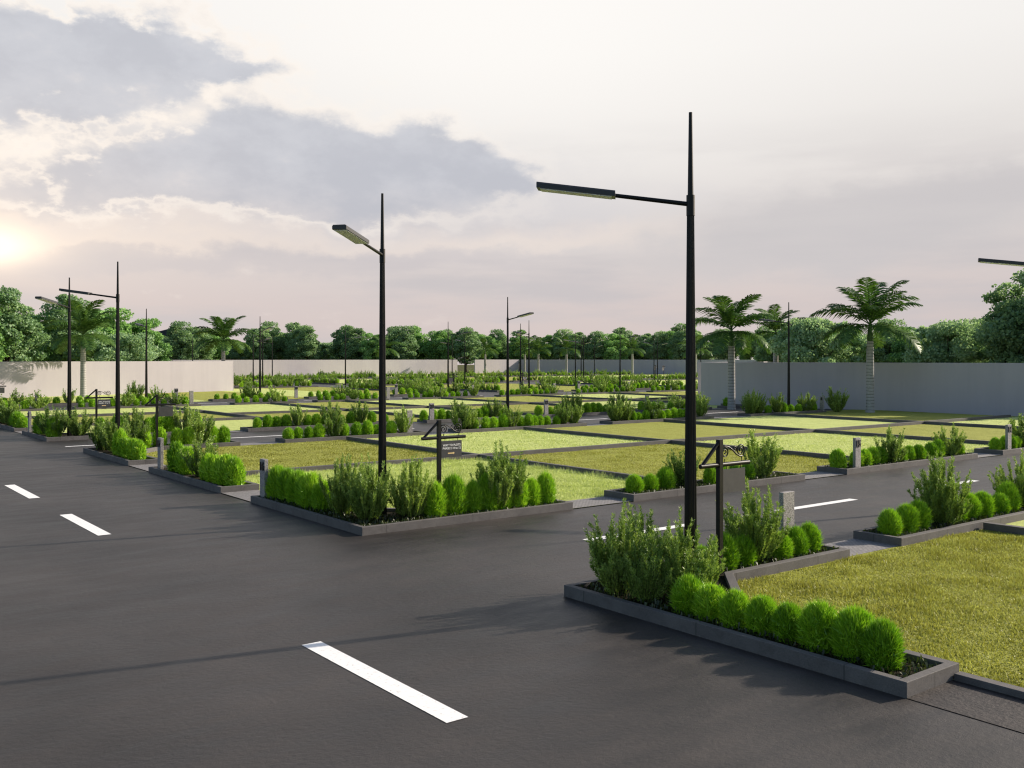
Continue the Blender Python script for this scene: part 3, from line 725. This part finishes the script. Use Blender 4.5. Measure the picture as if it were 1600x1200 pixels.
lamp(32.0, 42.0, 0, -1, 'black street lamp at centre with raised arm, behind the lettered sign')
lamp(48.3, 35.7, 0, 1, 'black street lamp before the shaded right wall, between the palms')
lamp(53.1, 66.6, 0, 1, 'tall thin lamp just right of the lamp with raised arm, arm left')
lamp(49.1, 73.4, 1, -1, 'black street lamp before the right end of the lit far wall')
lamp(57.4, 73.3, -1, -1, 'thin lamp close behind the lamp with raised arm')
lamp(71.3, 74.0, 1, -1, 'black street lamp before the shaded far wall, arm right')
lamp(49.9, 94.7, 1, 0, 'black street lamp before the palm shadow on the far wall, arm right')
FL = [(47.9, 115.2, 1, 0), (45.6, 106.9, 0, -1), (50.2, 143.5, 1, 0), (81, 120, -1, 0), (70.6, 101.7, 0, 1), (82.7, 94.1, -1, 0), (90.2, 100.9, 0, 1), (122.4, 133.9, 0, -1),
      (105.1, 101.8, 0, 1), (112.7, 108.4, 0, -1), (96.5, 108.5, 0, -1), (115.5, 101.8, 0, 1), (130, 108.5, 0, -1), (56.9, 130, -1, 0)]
FL.sort(key=lambda a: px(a[0], a[1]))
for i, a in enumerate(FL): lamp(*a, '%s from left of the small distant street lamps near the far walls' % ordinal(i))

# ------------------------------------------------------------------ scroll signs
def text_mesh(body, size, mat, extrude=.002, bold=.0, align='CENTER', spacing=1.0):
    cu = bpy.data.curves.new('letters', 'FONT'); cu.body = body; cu.size = size; cu.extrude = extrude; cu.offset = bold
    cu.align_x = align; cu.align_y = 'CENTER'; cu.space_line = spacing; cu.resolution_u = 3
    ob = bpy.data.objects.new('letters', cu); COL.objects.link(ob)
    dg = bpy.context.evaluated_depsgraph_get(); dg.update()
    me = bpy.data.meshes.new_from_object(ob.evaluated_get(dg)); me.materials.clear(); me.materials.append(mat)
    bpy.data.objects.remove(ob); bpy.data.curves.remove(cu); return me
def spiral(cx, cz, r0, turns, a0, sgn, n=40, squash=1.0):
    pts = []
    for i in range(n+1):
        t = i/n; r = r0*(1-.86*t); a = a0 + sgn*2*math.pi*turns*t
        pts.append((cx + r*math.cos(a)*squash, 0, cz + r*math.sin(a)))
    return pts
def sign_meshes():
    out = []
    # local x along the beam, faces look towards -y
    post = MB(); post.box((-.037,-.037,0),(.037,.037,1.97)); out.append(('post', post.mesh('post', MAT['metal'])))
    beam = MB(); beam.tube([(-.42,0,1.60),(.66,0,1.60)], .034, 12); out.append(('beam', beam.mesh('beam', MAT['metal'])))
    br = MB(); br.tube([(-.39,0,1.60),(-.02,0,1.93)], .028, 8); out.append(('brace', br.mesh('brace', MAT['metal'])))
    sc = MB()
    sc.tube(spiral(.115, 1.775, .095, 1.9, R(200), -1), .0105, 6)
    sc.tube([(.022,0,1.742),(.03,0,1.80),(.07,0,1.858),(.13,0,1.868),(.22,0,1.845),(.30,0,1.795),(.38,0,1.735),(.46,0,1.70),(.53,0,1.705)], .0115, 6)
    sc.tube(spiral(.47, 1.79, .10, 1.8, R(-60), 1), .0105, 6)
    sc.tube(spiral(.335, 1.81, .052, 1.3, R(-40), 1), .009, 6)
    sc.tube([(.115,0,1.68),(.115,0,1.63)], .007, 6); sc.tube([(.50,0,1.69),(.50,0,1.63)], .007, 6)
    out.append(('scroll', sc.mesh('scroll', MAT['metal'])))
    hk = []
    for x in (.15, .47):
        h = MB(); h.tube([(x,0,1.575),(x,0,1.515)], .006, 6); out.append(('hanger', h.mesh('hanger', MAT['metal'])))
    pn = MB(); pn.box((.055,-.012,1.18),(.565,.012,1.525)); out.append(('board', pn.mesh('board', MAT['board'])))
    return out
SM = sign_meshes()
TXT = text_mesh('WAY TO PLOTS\nPHASE 2 10 to 12', .062, MAT['white'], .001, .0012, 'CENTER', 1.05)
AR = MB(); AR.add([(-.085,0,-.012),(.05,0,-.012),(.05,0,-.026),(.085,0,0),(.05,0,.026),(.05,0,.012),(-.085,0,.012)], [tuple(range(7))])
ARM = AR.mesh('arrow', MAT['yellow'])
def sign(x, y, rz, label, text=True, z=.0):
    t = thing('scroll_sign', label, 'sign', (x, y, z), rz, 'black scrollwork signs at the corners')
    for nm, me in SM:
        o = link(nm, me, t)
        if nm == 'board' and text:
            q = link('lettering', TXT, o); q.location = (.31, -.0145, 1.40); q.rotation_euler = (R(90), 0, 0)
            q = link('arrow', ARM, o); q.location = (.30, -.014, 1.265)
# the beam lies along the side road; the lettered faces look towards the road
sign(11.05, 9.38, R(0), 'nearest black scrollwork sign, its blank grey board facing the camera', False, .14)
sign(11.05, 16.86, R(0), 'black scrollwork sign with white lettered board beside the second lamp', True, .05)
sign(10.95, 34.95, R(0), 'black scrollwork sign with blank grey board right of the long-armed left lamp', False, .05)
sign(10.9, 42.75, R(0), 'small black scrollwork sign with white writing between the two left lamps', True, .05)
sign(10.9, 65.9, R(0), 'black scrollwork sign cut by the left edge, grey board showing', False)
sign(49.4, 72.9, R(180), 'tiny distant scrollwork sign under the lamp before the lit far wall', False)
sign(57.3, 72.9, R(0), 'tiny distant scrollwork sign beside the lamp with raised arm', True)
sign(107, 101.6, R(200), 'left tiny scrollwork sign before the shaded far wall beside the nearest tall lamp', False, .3)
sign(112.5, 108.6, R(200), 'right tiny scrollwork sign before the shaded far wall beside the nearest tall lamp', False, .3)

# ------------------------------------------------------------------ number columns
def column(x, y, face, num, label, h=1.0, w=.27):
    """face: unit direction (dx, dy) in which the numerals look"""
    t = thing('number_column', label, 'number column', (x, y, .09), math.atan2(face[1], face[0]) + R(90), 'stone columns with plot numbers')
    m = MB(); m.box((-w/2, -.045, 0), (w/2, .045, h-.09)); o = link('slab', m.mesh('slab', MAT['granite']), t); bevel(o, .006)
    if num:
        q = link('numerals', text_mesh(num, .25, MAT['numeral'], .012, .010), t); q.location = (0, -.056, h-.09-.17); q.rotation_euler = (R(90), 0, 0)
S_, N_, W_, E_ = (0,-1), (0,1), (-1,0), (1,0)
column(13.5, 10.02, N_, None, 'speckled stone column right of the nearest scroll sign, its plain back showing', 1.07, .30)
column(8.98, 20.98, W_, '16', 'grey stone column with dark 16 at the main road by the second lamp bed')
column(9.0, 28.4, W_, '17', 'grey stone column with dark 17 at the main road left of the green hedge')
column(9.0, 46.1, W_, '26', 'grey stone column with dark number by the leftmost lamp bed')
column(25.0, 16.12, S_, '15', 'stone column with black 15 across the second road')
column(34.15, 16.12, S_, '14', 'stone column with black 14 near the right edge')
column(26.98, 41.86, S_, '23', 'stone column with black 23 left of the lettered sign board top')
column(34.6, 41.86, S_, '22', 'stone column with black 22 right of the lamp with raised arm')
column(42.6, 41.86, S_, '21', 'stone column with black 21 left of the nearest tall lamp pole', 1.05)
column(50.9, 35.2, W_, '8', 'shaded stone column at the foot of the left palm by the right wall')
column(22.0, 35.9, N_, '24', 'plain back of a stone column behind the bush left of column 23', 1.05)
column(13.5, 66.85, N_, '31', 'plain-backed stone column among shrubs far left')
FC = [(23.3, 66.85, N_, '30', 'plain back of the stone column before the right end of the left wall'), (24.3, 73.0, S_, '29', 'small numbered column before the lit left wall'),
      (34.0, 73.0, S_, '28', 'small numbered column right of the lamp at the left wall end'), (39.0, 66.85, N_, '27', 'plain back of the column two steps right of the left wall end'),
      (47.2, 66.85, N_, '27', 'small plain column back right of the lettered sign, near side of fourth road'), (56.2, 66.85, N_, '26', 'small plain column back right of the lamp with raised arm'),
      (57.2, 73.0, S_, '25', 'small numbered column beyond the fourth road, right of the lamp with raised arm'), (65.6, 66.85, N_, '25', 'small plain column back left of the nearest tall lamp pole'),
      (64.6, 73.0, S_, '24', 'small numbered column beyond the fourth road left of the nearest tall pole'), (43.4, 73.0, S_, '27', 'small numbered column beyond the fourth road behind column 23')]
for c in FC: column(*c, 1.05)

# ------------------------------------------------------------------ boundary walls
def wall(a, b, label, h=WALL_H, th=.23):
    a, b = Vector((*a, 0)), Vector((*b, 0)); d = (b-a); l = d.length
    m = MB(); m.box((0, 0, -.1), (l, th, h)); 
    o = link('boundary_wall', m.mesh('boundary_wall', MAT['wall']), None, a, math.atan2(d.y, d.x)); bevel(o, .012)
    tag(o, label, 'wall', 'plain rendered boundary walls')
wall((-25, 78.0), (37.5, 95.4), 'long sunlit cream boundary wall on the left')
wall((37.7, 95.7), (36.5, 168), 'cream boundary wall running back from the left wall end', WALL_H-.004)
wall((36.5, 166.5), (118.5, 173.5), 'sunlit cream far boundary wall left of the gap', WALL_H)
wall((123.5, 174), (137, 175.6), 'short sunlit piece of far wall right of the gap')
wall((137.2, 175.6), (168, 96), 'shaded grey far boundary wall behind the distant shrubs', WALL_H-.004)
wall((52.4, 46.2), (65.6, 1.0), 'big shaded grey boundary wall on the right behind the palms', WALL_H)
wall((170, 95.5), (53.0, 47.0), 'boundary wall running back behind the shaded right wall', WALL_H-.004)

# ------------------------------------------------------------------ trees
def tree_meshes(seed, mat, Ht=10.5, cw=4.0, leaves=15000, base=1.6, ls=.20, clumps=46):
    g = np.random.default_rng(seed); rr = random.Random(seed)
    T = MB()
    T.tube([(0,0,-.1),(.03,.02,base*.5),(.0,.06,base)], [.26,.20,.17], 8, False)
    cl = []; zb = base*.75; zc = zb + (Ht-zb)*.46
    for k in range(clumps):
        u = 1 - 2*(k+.5)/clumps; a = k*2.39996 + rr.uniform(-.35, .35)
        q = rr.uniform(.50, .86) if k % 4 else rr.uniform(.1, .5)
        rad = math.sqrt(1-u*u)*cw*q*(1.0 if u < 0 else 1-.18*u); z = zc + u*q*((Ht-zc) if u > 0 else (zc-zb)*.95)
        cl.append(((math.cos(a)*rad*rr.uniform(.85, 1.15), math.sin(a)*rad*rr.uniform(.85, 1.15), z + rr.uniform(-.3, .3)), rr.uniform(.5, 1.2)))
    for k, (c, r) in enumerate(cl):
        if k % 3 == 0:
            z0 = base*rr.uniform(.8, 1.0) + (c[2]-base)*.25
            T.tube([(0,.05,max(base*.8, z0*.55)), (c[0]*.45, c[1]*.45, z0*.45+c[2]*.5), (c[0]*.95, c[1]*.95, c[2])], [.10,.06,.02], 5, False)
    T.tube([(0,.06,base),(.1,0,Ht*.5),(0,.05,Ht*.85)], [.17,.10,.03], 6, False)
    per = leaves//clumps; P = []
    for c, r in cl:
        u = g.normal(0, 1, (per, 3)); u /= np.linalg.norm(u, axis=1)[:,None]
        s = g.uniform(.35, 1.0, per)[:,None]**.6
        P.append(np.array(c) + u*s*np.array([r*1.2, r*1.2, r*.72]))
    P = np.concatenate(P); n = len(P)
    d = g.normal(0, 1, (n, 3)); d[:,2] = d[:,2]*.55 - .15; d /= np.linalg.norm(d, axis=1)[:,None]
    s = np.cross(d, g.normal(0, 1, (n, 3))); s /= np.linalg.norm(s, axis=1)[:,None]
    l = ls*g.uniform(.6, 1.4, n)[:,None]; w = l*.48
    V = np.stack([P, P+d*l*.5+s*w, P+d*l, P+d*l*.5-s*w], 1).reshape(-1, 3)
    V[:,2] = np.maximum(V[:,2], .3)
    return mesh_np('crown', V, np.arange(n*4).reshape(n,4), [mat]), T.mesh('trunk', MAT['bark'])
TK = [tree_meshes(21, MAT['tree'], 10.6, 4.1, 27000, 2.2, .22, 60), tree_meshes(22, MAT['tree_dark'], 11.2, 3.6, 25000, 2.4, .22, 54),
      tree_meshes(23, MAT['tree_pale'], 9.0, 4.4, 27000, 2.2, .20, 58), tree_meshes(24, MAT['tree_dark'], 10.8, 4.0, 27000, 2.2, .22, 60),
      tree_meshes(25, MAT['tree'], 11.0, 3.3, 22000, 2.2, .22, 50)]
NAMES = ['mid green', 'tall dark green', 'pale bluish green', 'dark olive green', 'narrow mid green']
TREES = []
def tree(x, y, k, s, where): TREES.append((x, y, k, s, where))
def at(pxx, Z):
    l = (pxx-800)/1511; return CF[0]*Z + CF[1]*l*Z, CF[1]*Z - CF[0]*l*Z
for p_, Z, k, s in ((-60, 84, 0, 1.05), (8, 88, 3, 1.0), (58, 96, 0, .86), (112, 97, 1, .95), (160, 103, 0, .90), (190, 96, 2, .80), (222, 108, 0, .86), (20, 104, 2, 1.0), (95, 110, 2, 1.0)):
    tree(*at(p_, Z), k, s, 'behind the sunlit left wall')
for p_, Z, k, s in ((252, 175, 2, .95), (281, 165, 3, .98), (330, 178, 0, .92), (365, 190, 2, .92), (388, 195, 2, .85), (420, 190, 3, 1.02), (461, 190, 1, .97), (490, 205, 2, .9), (512, 205, 2, .85), (540, 195, 3, 1.0),
                    (572, 205, 2, .86), (596, 200, 2, .85), (617, 195, 1, .92), (640, 210, 2, .9), (650, 200, 4, .95), (672, 212, 2, .85), (700, 200, 3, .95), (402, 185, 1, .86), (440, 200, 0, .92), (476, 186, 3, .9), (555, 190, 1, .9), (585, 188, 0, .88), (630, 190, 3, .9), (686, 196, 0, .9), (310, 172, 1, .85), (345, 190, 2, .9)):
    tree(*at(p_, Z*1.14), k, s*1.10, 'behind the sunlit far wall')
for p_, Z, k, s in ((728, 222, 3, 1.02), (743, 240, 1, 1.0), (778, 236, 3, 1.06), (800, 250, 2, 1.0), (850, 250, 2, .95), (882, 236, 3, 1.05), (918, 240, 2, .98), (947, 236, 2, 1.02), (970, 236, 1, 1.1), (996, 238, 2, .98),
                    (1018, 236, 2, .98), (1047, 232, 0, 1.04), (1070, 222, 3, 1.15), (1098, 232, 2, .95), (1130, 220, 3, .95), (1165, 215, 0, .98), (1200, 210, 3, 1.0), (825, 240, 2, .95), (905, 252, 2, 1.0), (1085, 240, 2, 1.0), (760, 232, 0, .98), (812, 230, 4, 1.0), (862, 238, 0, .95), (900, 232, 1, .95), (932, 230, 3, .92), (960, 228, 0, .95), (1008, 232, 1, .92), (1032, 228, 3, .95), (1058, 226, 0, 1.0)):
    tree(*at(p_, Z), k, s, 'behind the shaded far wall')
for p_, Z, k, s in ((1222, 88, 2, .68), (1274, 80, 2, .86), (1332, 84, 2, .70), (1392, 80, 2, .68), (1436, 78, 0, .60), (1482, 74, 2, .82), (1532, 76, 3, .66), (1590, 69, 3, .86), (1632, 66, 1, .96), (1690, 66, 1, 1.0), (1750, 64, 0, 1.0),
                    (1240, 112, 0, .80), (1390, 104, 3, .72), (1545, 95, 2, .80), (1310, 100, 0, .72), (1450, 100, 2, .74)):
    tree(*at(p_, Z), k, s, 'behind the shaded right wall')
tree(66.2, 24.0, 3, .86, 'behind the shaded right wall')
cnt = {}
for t in sorted(TREES, key=lambda t: px(t[0], t[1])):
    x, y, k, s, where = t; i = cnt.get((k, where), 0); cnt[(k, where)] = i+1
tot = dict(cnt); cnt = {}
for t in sorted(TREES, key=lambda t: px(t[0], t[1])):
    x, y, k, s, where = t; i = cnt.get((k, where), 0); cnt[(k, where)] = i+1
    lab = (ordinal(i) + ' ' if tot[(k, where)] > 1 else '') + NAMES[k] + ' tree' + (' from left ' if tot[(k, where)] > 1 else ' ') + where
    r = thing('tree', lab, 'tree', (x, y, -.1), random.uniform(0, 6.28), 'broad trees beyond the boundary walls')
    sc = s*random.uniform(.95, 1.05)
    r.scale = (sc*random.uniform(.95, 1.12), sc*random.uniform(.95, 1.12), sc)
    link('crown', TK[k][0], r); link('trunk', TK[k][1], r)

# ------------------------------------------------------------------ palms
def frond_mesh(seed, ln=2.6, n=46):
    g = np.random.default_rng(seed); V = []; F = []
    # rachis arcs outward along +x and droops
    def pt(t): return np.array([ln*(t - .10*t*t*t), 0, .62*ln*t*(1-.86*t) ])
    for i in range(n):
        t = .10 + .90*i/(n-1); p = pt(t); d = pt(min(1, t+.02))-pt(t-.02); d /= np.linalg.norm(d)
        L_ = .62*ln*.40*(math.sin(math.pi*(.12+.84*t))**.6)
        for sg in (-1, 1):
            o = np.array([d[0]*.55, sg*.85, d[2]*.55 + g.uniform(-.10, .30)]); o /= np.linalg.norm(o)
            l = L_*g.uniform(.85, 1.12); w = .042*g.uniform(.8, 1.2)
            mid = p + o*l*.55 + np.array([0, 0, -.02]); tip = p + o*l + np.array([0, 0, -.34*l])
            a = d*w; k = len(V)
            V += [p-a*.5, p+a*.5, mid+a, tip, mid-a]; F += [(k, k+1, k+2, k+4), (k+4, k+2, k+3, k+3)]
    V = np.array(V); quad = [f for f in F if f[2] != f[3]]; tri = [f[:3] for f in F if f[2] == f[3]]
    # rachis
    m = MB(); m.tube([tuple(pt(t)) for t in np.linspace(0, 1, 8)], [.03*(1-.85*t) for t in np.linspace(0, 1, 8)], 5, False)
    off = len(V); V = np.concatenate([V, np.array(m.v)]); quad += [tuple(i+off for i in f) for f in m.f]
    return mixed_mesh('frond', V, quad, tri, [MAT['palm']])
FR = [frond_mesh(s, l) for s, l in ((31, 3.0), (32, 2.8), (33, 3.2))]
def palm_trunk(h):
    m = MB(); m.tube([(0,0,-.05),(0,0,.3),(0,0,h*.35),(0,0,h*.8),(0,0,h)], [.29,.25,.235,.22,.19], 16); return m.mesh('trunk', MAT['palm_trunk'])
def shaft_mesh():
    m = MB(); m.tube([(0,0,0),(0,0,.2),(0,0,.7),(0,0,1.15)], [.17,.185,.13,.06], 12); return m.mesh('crownshaft', MAT['shaft'])
SHAFT = shaft_mesh()
def palm(x, y, h, s, label, nf=17, seed=1):
    r = thing('palm_tree', label, 'palm tree', (x, y, 0), 0, 'royal palms along the walls')
    link('trunk', palm_trunk(h), r); link('crownshaft', SHAFT, r, (0,0,h-.01))
    q = random.Random(seed)
    rings = ((.28, 40, .98), (.36, 10, 1.06), (.36, -26, 1.0))
    for fr, el, fs in rings:
        k = max(3, round(nf*fr)); a0 = q.uniform(0, 6.28)
        for i in range(k):
            e = R(el + q.uniform(-8, 8)); az = a0 + 2*math.pi*(i + q.uniform(-.22, .22))/k
            o = link('frond', q.choice(FR), r, (0, 0, h + 1.0 + .10*el/40))
            o.rotation_mode = 'XYZ'; o.rotation_euler = (q.uniform(-.2, .2), -e, az)
            o.scale = (s*fs*q.uniform(.9, 1.1),)*3
xw, yw = 53.2, 33.4
palm(xw, yw, 4.35, 1.12, 'royal palm with pale ringed trunk, right of two before the shaded wall', 21, 3)
palm(*at(1143, 62.5), 4.1, 1.08, 'royal palm with pale ringed trunk, left of two before the shaded wall', 21, 8)
palm(*at(130, 82), 4.3, 1.25, 'royal palm before the sunlit left wall, pale trunk between lamps', 21, 5)
palm(*at(349, 113), 4.5, 1.25, 'royal palm standing behind the right end of the left wall', 21, 6)
palm(*at(1212, 84), 4.6, .95, 'smaller royal palm just right of the left wall-side palm', 22, 9)
palm(*at(220, 112), 4.1, 1.1, 'royal palm mostly hidden behind a thin lamp and the left wall', 15, 10)
for i, (p_, Z) in enumerate(((758, 206), (820, 206), (841, 202), (885, 196), (988, 190), (1087, 178))):
    palm(*at(p_, Z), 4.2, 1.25, '%s from left of the small distant palms along the far wall' % ORD[i], 13, 20+i)
palm(*at(600, 172), 4.2, 1.2, 'distant palm before the sunlit far wall, behind the second lamp', 13, 41)

# far dark rise
m = MB(); hx = [at(p_, 340) for p_ in (140, 215, 262, 300, 340, 400)]; hz = [6, 11, 13.6, 13.3, 12.2, 6]
fr = [(x, y, -1) for x, y in hx] + [(x, y, z) for (x, y), z in zip(hx, hz)] + [(x*1.1, y*1.1, -1) for x, y in hx]
k = len(hx); m.add(fr, [(i, i+1, k+i+1, k+i) for i in range(k-1)] + [(k+i, k+i+1, 2*k+i+1, 2*k+i) for i in range(k-1)], True)
struct('hills', m.mesh('hills', MAT['hill']))

# ------------------------------------------------------------------ sky
SUN_EL = R(24.5); SUN_AZ = math.atan2(.972, -.236)      # azimuth clockwise from +Y
def build_world():
    w = bpy.data.worlds.new('World'); SC.world = w; w.use_nodes = True
    nt = w.node_tree; nt.nodes.clear()
    out = nt.nodes.new('ShaderNodeOutputWorld')
    sky = nt.nodes.new('ShaderNodeTexSky'); sky.sky_type = 'NISHITA'; sky.sun_disc = False
    sky.sun_elevation = SUN_EL; sky.sun_rotation = SUN_AZ; sky.air_density = 1.0; sky.dust_density = 1.5
    b1 = nt.nodes.new('ShaderNodeBackground'); b1.inputs[1].default_value = .105; L(nt, sky.outputs[0], b1.inputs[0])
    tc = nt.nodes.new('ShaderNodeTexCoord'); s = nt.nodes.new('ShaderNodeSeparateXYZ'); L(nt, tc.outputs['Generated'], s.inputs[0])
    az = math_(nt, 'ARCTAN2', s.outputs[0], s.outputs[1]); el = math_(nt, 'ARCSINE', s.outputs[2])
    AZ0 = R(37.56)
    def sk(x, y):
        d = math.atan((x-800)/1511); return AZ0 + d, math.atan((560-y)/1511*math.cos(d))
    # warped sky coordinates
    cv = nt.nodes.new('ShaderNodeCombineXYZ'); L(nt, math_(nt, 'MULTIPLY', az, 1.0), cv.inputs[0]); L(nt, math_(nt, 'MULTIPLY', el, 1.7), cv.inputs[1])
    n1 = nt.nodes.new('ShaderNodeTexNoise'); n1.inputs['Scale'].default_value = 9; n1.inputs['Detail'].default_value = 8; n1.inputs['Roughness'].default_value = .6
    L(nt, cv.outputs[0], n1.inputs['Vector']); sc = nt.nodes.new('ShaderNodeSeparateColor'); L(nt, n1.outputs['Color'], sc.inputs[0])
    U = math_(nt, 'ADD', az, math_(nt, 'MULTIPLY_ADD', sc.outputs[0], .13, -.065)); Vv = math_(nt, 'ADD', el, math_(nt, 'MULTIPLY_ADD', sc.outputs[1], .085, -.0425))
    def blob(x, y, rx, ry, amp=1.0, u=U, v=Vv):
        a, e = sk(x, y)
        du = math_(nt, 'DIVIDE', math_(nt, 'SUBTRACT', u, a), rx/1511); dv = math_(nt, 'DIVIDE', math_(nt, 'SUBTRACT', v, e), ry/1511)
        d2 = math_(nt, 'ADD', math_(nt, 'MULTIPLY', du, du), math_(nt, 'MULTIPLY', dv, dv))
        return math_(nt, 'MULTIPLY', math_(nt, 'POWER', 2.71828, math_(nt, 'MULTIPLY', d2, -1.0)), amp)
    def add(*ls):
        r = ls[0]
        for x in ls[1:]: r = math_(nt, 'ADD', r, x)
        return r
    def sstep(v, a, b):
        m = nt.nodes.new('ShaderNodeMapRange'); m.interpolation_type = 'SMOOTHSTEP'; m.clamp = True
        L(nt, v, m.inputs[0]); m.inputs[1].default_value = a; m.inputs[2].default_value = b; return m.outputs[0]
    # base gradient by elevation
    elr = math_(nt, 'DIVIDE', el, .42, clamp=True)
    base = ramp(nt, elr, [(0, (.665, .565, .540)), (.13, (.672, .583, .565)), (.30, (.690, .640, .625)), (.50, (.80, .765, .74)), (.72, (.90, .875, .85)), (1, (.96, .94, .92))])
    wide = blob(760, 60, 520, 260, 1, az, el); base = mixc(nt, math_(nt, 'MULTIPLY', wide, .55), base, (1.06, 1.03, .99))
    # soft high streaks
    cs = nt.nodes.new('ShaderNodeCombineXYZ'); L(nt, az, cs.inputs[0]); L(nt, math_(nt, 'MULTIPLY', el, 6.5), cs.inputs[1])
    nst = noise(nt, cs.outputs[0], 3.2, 6, .55)
    low = sstep(el, .26, .10)
    base = mixc(nt, math_(nt, 'MULTIPLY', math_(nt, 'MULTIPLY', sstep(nst, .42, .66), low), .75), base, (.575, .545, .56))
    # cream band under the big cloud
    band = add(blob(380, 366, 560, 22, 1.0), blob(60, 372, 260, 34, .8), blob(900, 350, 240, 26, .5))
    base = mixc(nt, math_(nt, 'MULTIPLY', sstep(band, .15, .95), .75), base, (.93, .80, .70))
    veil = add(blob(430, 330, 420, 60, .9), blob(110, 210, 210, 110, .8), blob(640, 290, 260, 60, .8), blob(900, 330, 240, 50, .5))
    base = mixc(nt, math_(nt, 'MULTIPLY', sstep(veil, .05, 1.0), .45), base, (.62, .61, .65))
    # grey cloud bodies
    f = add(blob(40, 70, 220, 62, 1.0), blob(240, 78, 130, 40, .85), blob(372, 110, 62, 20, .8), blob(30, 150, 110, 50, .75),
            blob(400, 240, 150, 62, 1.05), blob(560, 255, 150, 50, .95), blob(700, 265, 110, 40, .85), blob(800, 280, 70, 22, .6), blob(260, 270, 130, 46, .7), blob(110, 290, 140, 40, .5), blob(450, 312, 330, 24, .6))
    gap = add(blob(250, 150, 140, 34, 1.0), blob(60, 225, 110, 28, .8))
    base = mixc(nt, math_(nt, 'MULTIPLY', sstep(gap, .1, .9), .8), base, (1.0, .93, .86))
    n2 = noise(nt, cv.outputs[0], 22, 7, .62)
    f = math_(nt, 'ADD', f, math_(nt, 'MULTIPLY_ADD', n2, .75, -.375))
    # holes that glow on the sun side
    n3 = noise(nt, cv.outputs[0], 26, 6, .55)
    left = sstep(az, sk(560, 300)[0], sk(60, 300)[0])
    hole = math_(nt, 'MULTIPLY', sstep(n3, .45, .70), left)
    f = math_(nt, 'SUBTRACT', f, math_(nt, 'MULTIPLY', hole, .55))
    body = sstep(f, .22, .80)
    rim = math_(nt, 'MULTIPLY', sstep(f, .05, .36), sstep(f, .66, .36))
    rimside = sstep(az, sk(1150, 300)[0], sk(300, 300)[0])
    col = mixc(nt, math_(nt, 'MULTIPLY', math_(nt, 'MULTIPLY', rim, rimside), .65), base, (1.02, .93, .84))
    lowwarm = sstep(el, .20, .09)
    ccol = mixc(nt, lowwarm, (.585, .60, .655), (.63, .585, .59))
    n4 = noise(nt, cv.outputs[0], 11, 8, .6)
    ccol = mixc(nt, math_(nt, 'MULTIPLY', sstep(n4, .60, .38), .8), ccol, (.50, .515, .575))
    ccol = mixc(nt, math_(nt, 'MULTIPLY', sstep(n4, .56, .72), .5), ccol, (.76, .72, .72))
    col = mixc(nt, math_(nt, 'MULTIPLY', body, .88), col, ccol)
    lb = add(blob(230, 418, 330, 20, .9), blob(640, 400, 300, 22, .7), blob(120, 395, 140, 14, .6))
    col = mixc(nt, math_(nt, 'MULTIPLY', sstep(lb, .15, .9), .6), col, (.60, .56, .575))
    # soft grey bank on the right
    rb = add(blob(1350, 340, 260, 60, .9), blob(1180, 400, 320, 40, .6), blob(1500, 300, 160, 40, .6))
    col = mixc(nt, math_(nt, 'MULTIPLY', sstep(rb, .1, .9), .72), col, (.60, .575, .585))
    # warm glow at far left
    gl = add(blob(-20, 384, 50, 22, .9, az, el), blob(-40, 378, 110, 45, .25, az, el), blob(-60, 340, 320, 150, .15, az, el))
    col = mixc(nt, math_(nt, 'MINIMUM', gl, 1.0), col, (1.6, 1.30, 1.0))
    b2 = nt.nodes.new('ShaderNodeBackground'); b2.inputs[1].default_value = .665; L(nt, col, b2.inputs[0])
    # the cloud deck covers the half of the sky in front; clear sky behind
    dot = math_(nt, 'ADD', math_(nt, 'MULTIPLY', s.outputs[0], CF[0]), math_(nt, 'MULTIPLY', s.outputs[1], CF[1]))
    front = math_(nt, 'MULTIPLY', sstep(dot, .46, .78), sstep(el, .60, .40))
    mx = nt.nodes.new('ShaderNodeMixShader'); L(nt, front, mx.inputs[0]); L(nt, b1.outputs[0], mx.inputs[1]); L(nt, b2.outputs[0], mx.inputs[2])
    L(nt, mx.outputs[0], out.inputs[0])
build_world()

sd = Vector((math.sin(SUN_AZ)*math.cos(SUN_EL), math.cos(SUN_AZ)*math.cos(SUN_EL), math.sin(SUN_EL)))
sl = bpy.data.lights.new('sun', 'SUN'); sl.energy = 5.0; sl.angle = R(.6); sl.color = (1.0, .885, .75)
so = bpy.data.objects.new('sun', sl); COL.objects.link(so); so.rotation_euler = sd.to_track_quat('Z', 'Y').to_euler(); so.location = (60, -20, 60)

# ------------------------------------------------------------------ camera
cam = bpy.data.cameras.new('camera'); co = bpy.data.objects.new('camera', cam); COL.objects.link(co)
cam.sensor_width = 36; cam.sensor_fit = 'HORIZONTAL'; cam.lens = 1511/1600*36; cam.shift_y = -.025
cam.clip_start = .1; cam.clip_end = 4000
co.location = (0, 0, 3.3); co.rotation_euler = (R(90), 0, -R(37.56))
SC.camera = co
SC.render.resolution_x = 1024; SC.render.resolution_y = 768
SC.view_settings.view_transform = 'Standard'; SC.view_settings.look = 'None'; SC.view_settings.exposure = .58; SC.view_settings.gamma = 1
SC.cycles.max_bounces = 6; SC.cycles.diffuse_bounces = 3; SC.cycles.transparent_max_bounces = 4; SC.cycles.use_denoising = True; SC.cycles.filter_width = 1.2
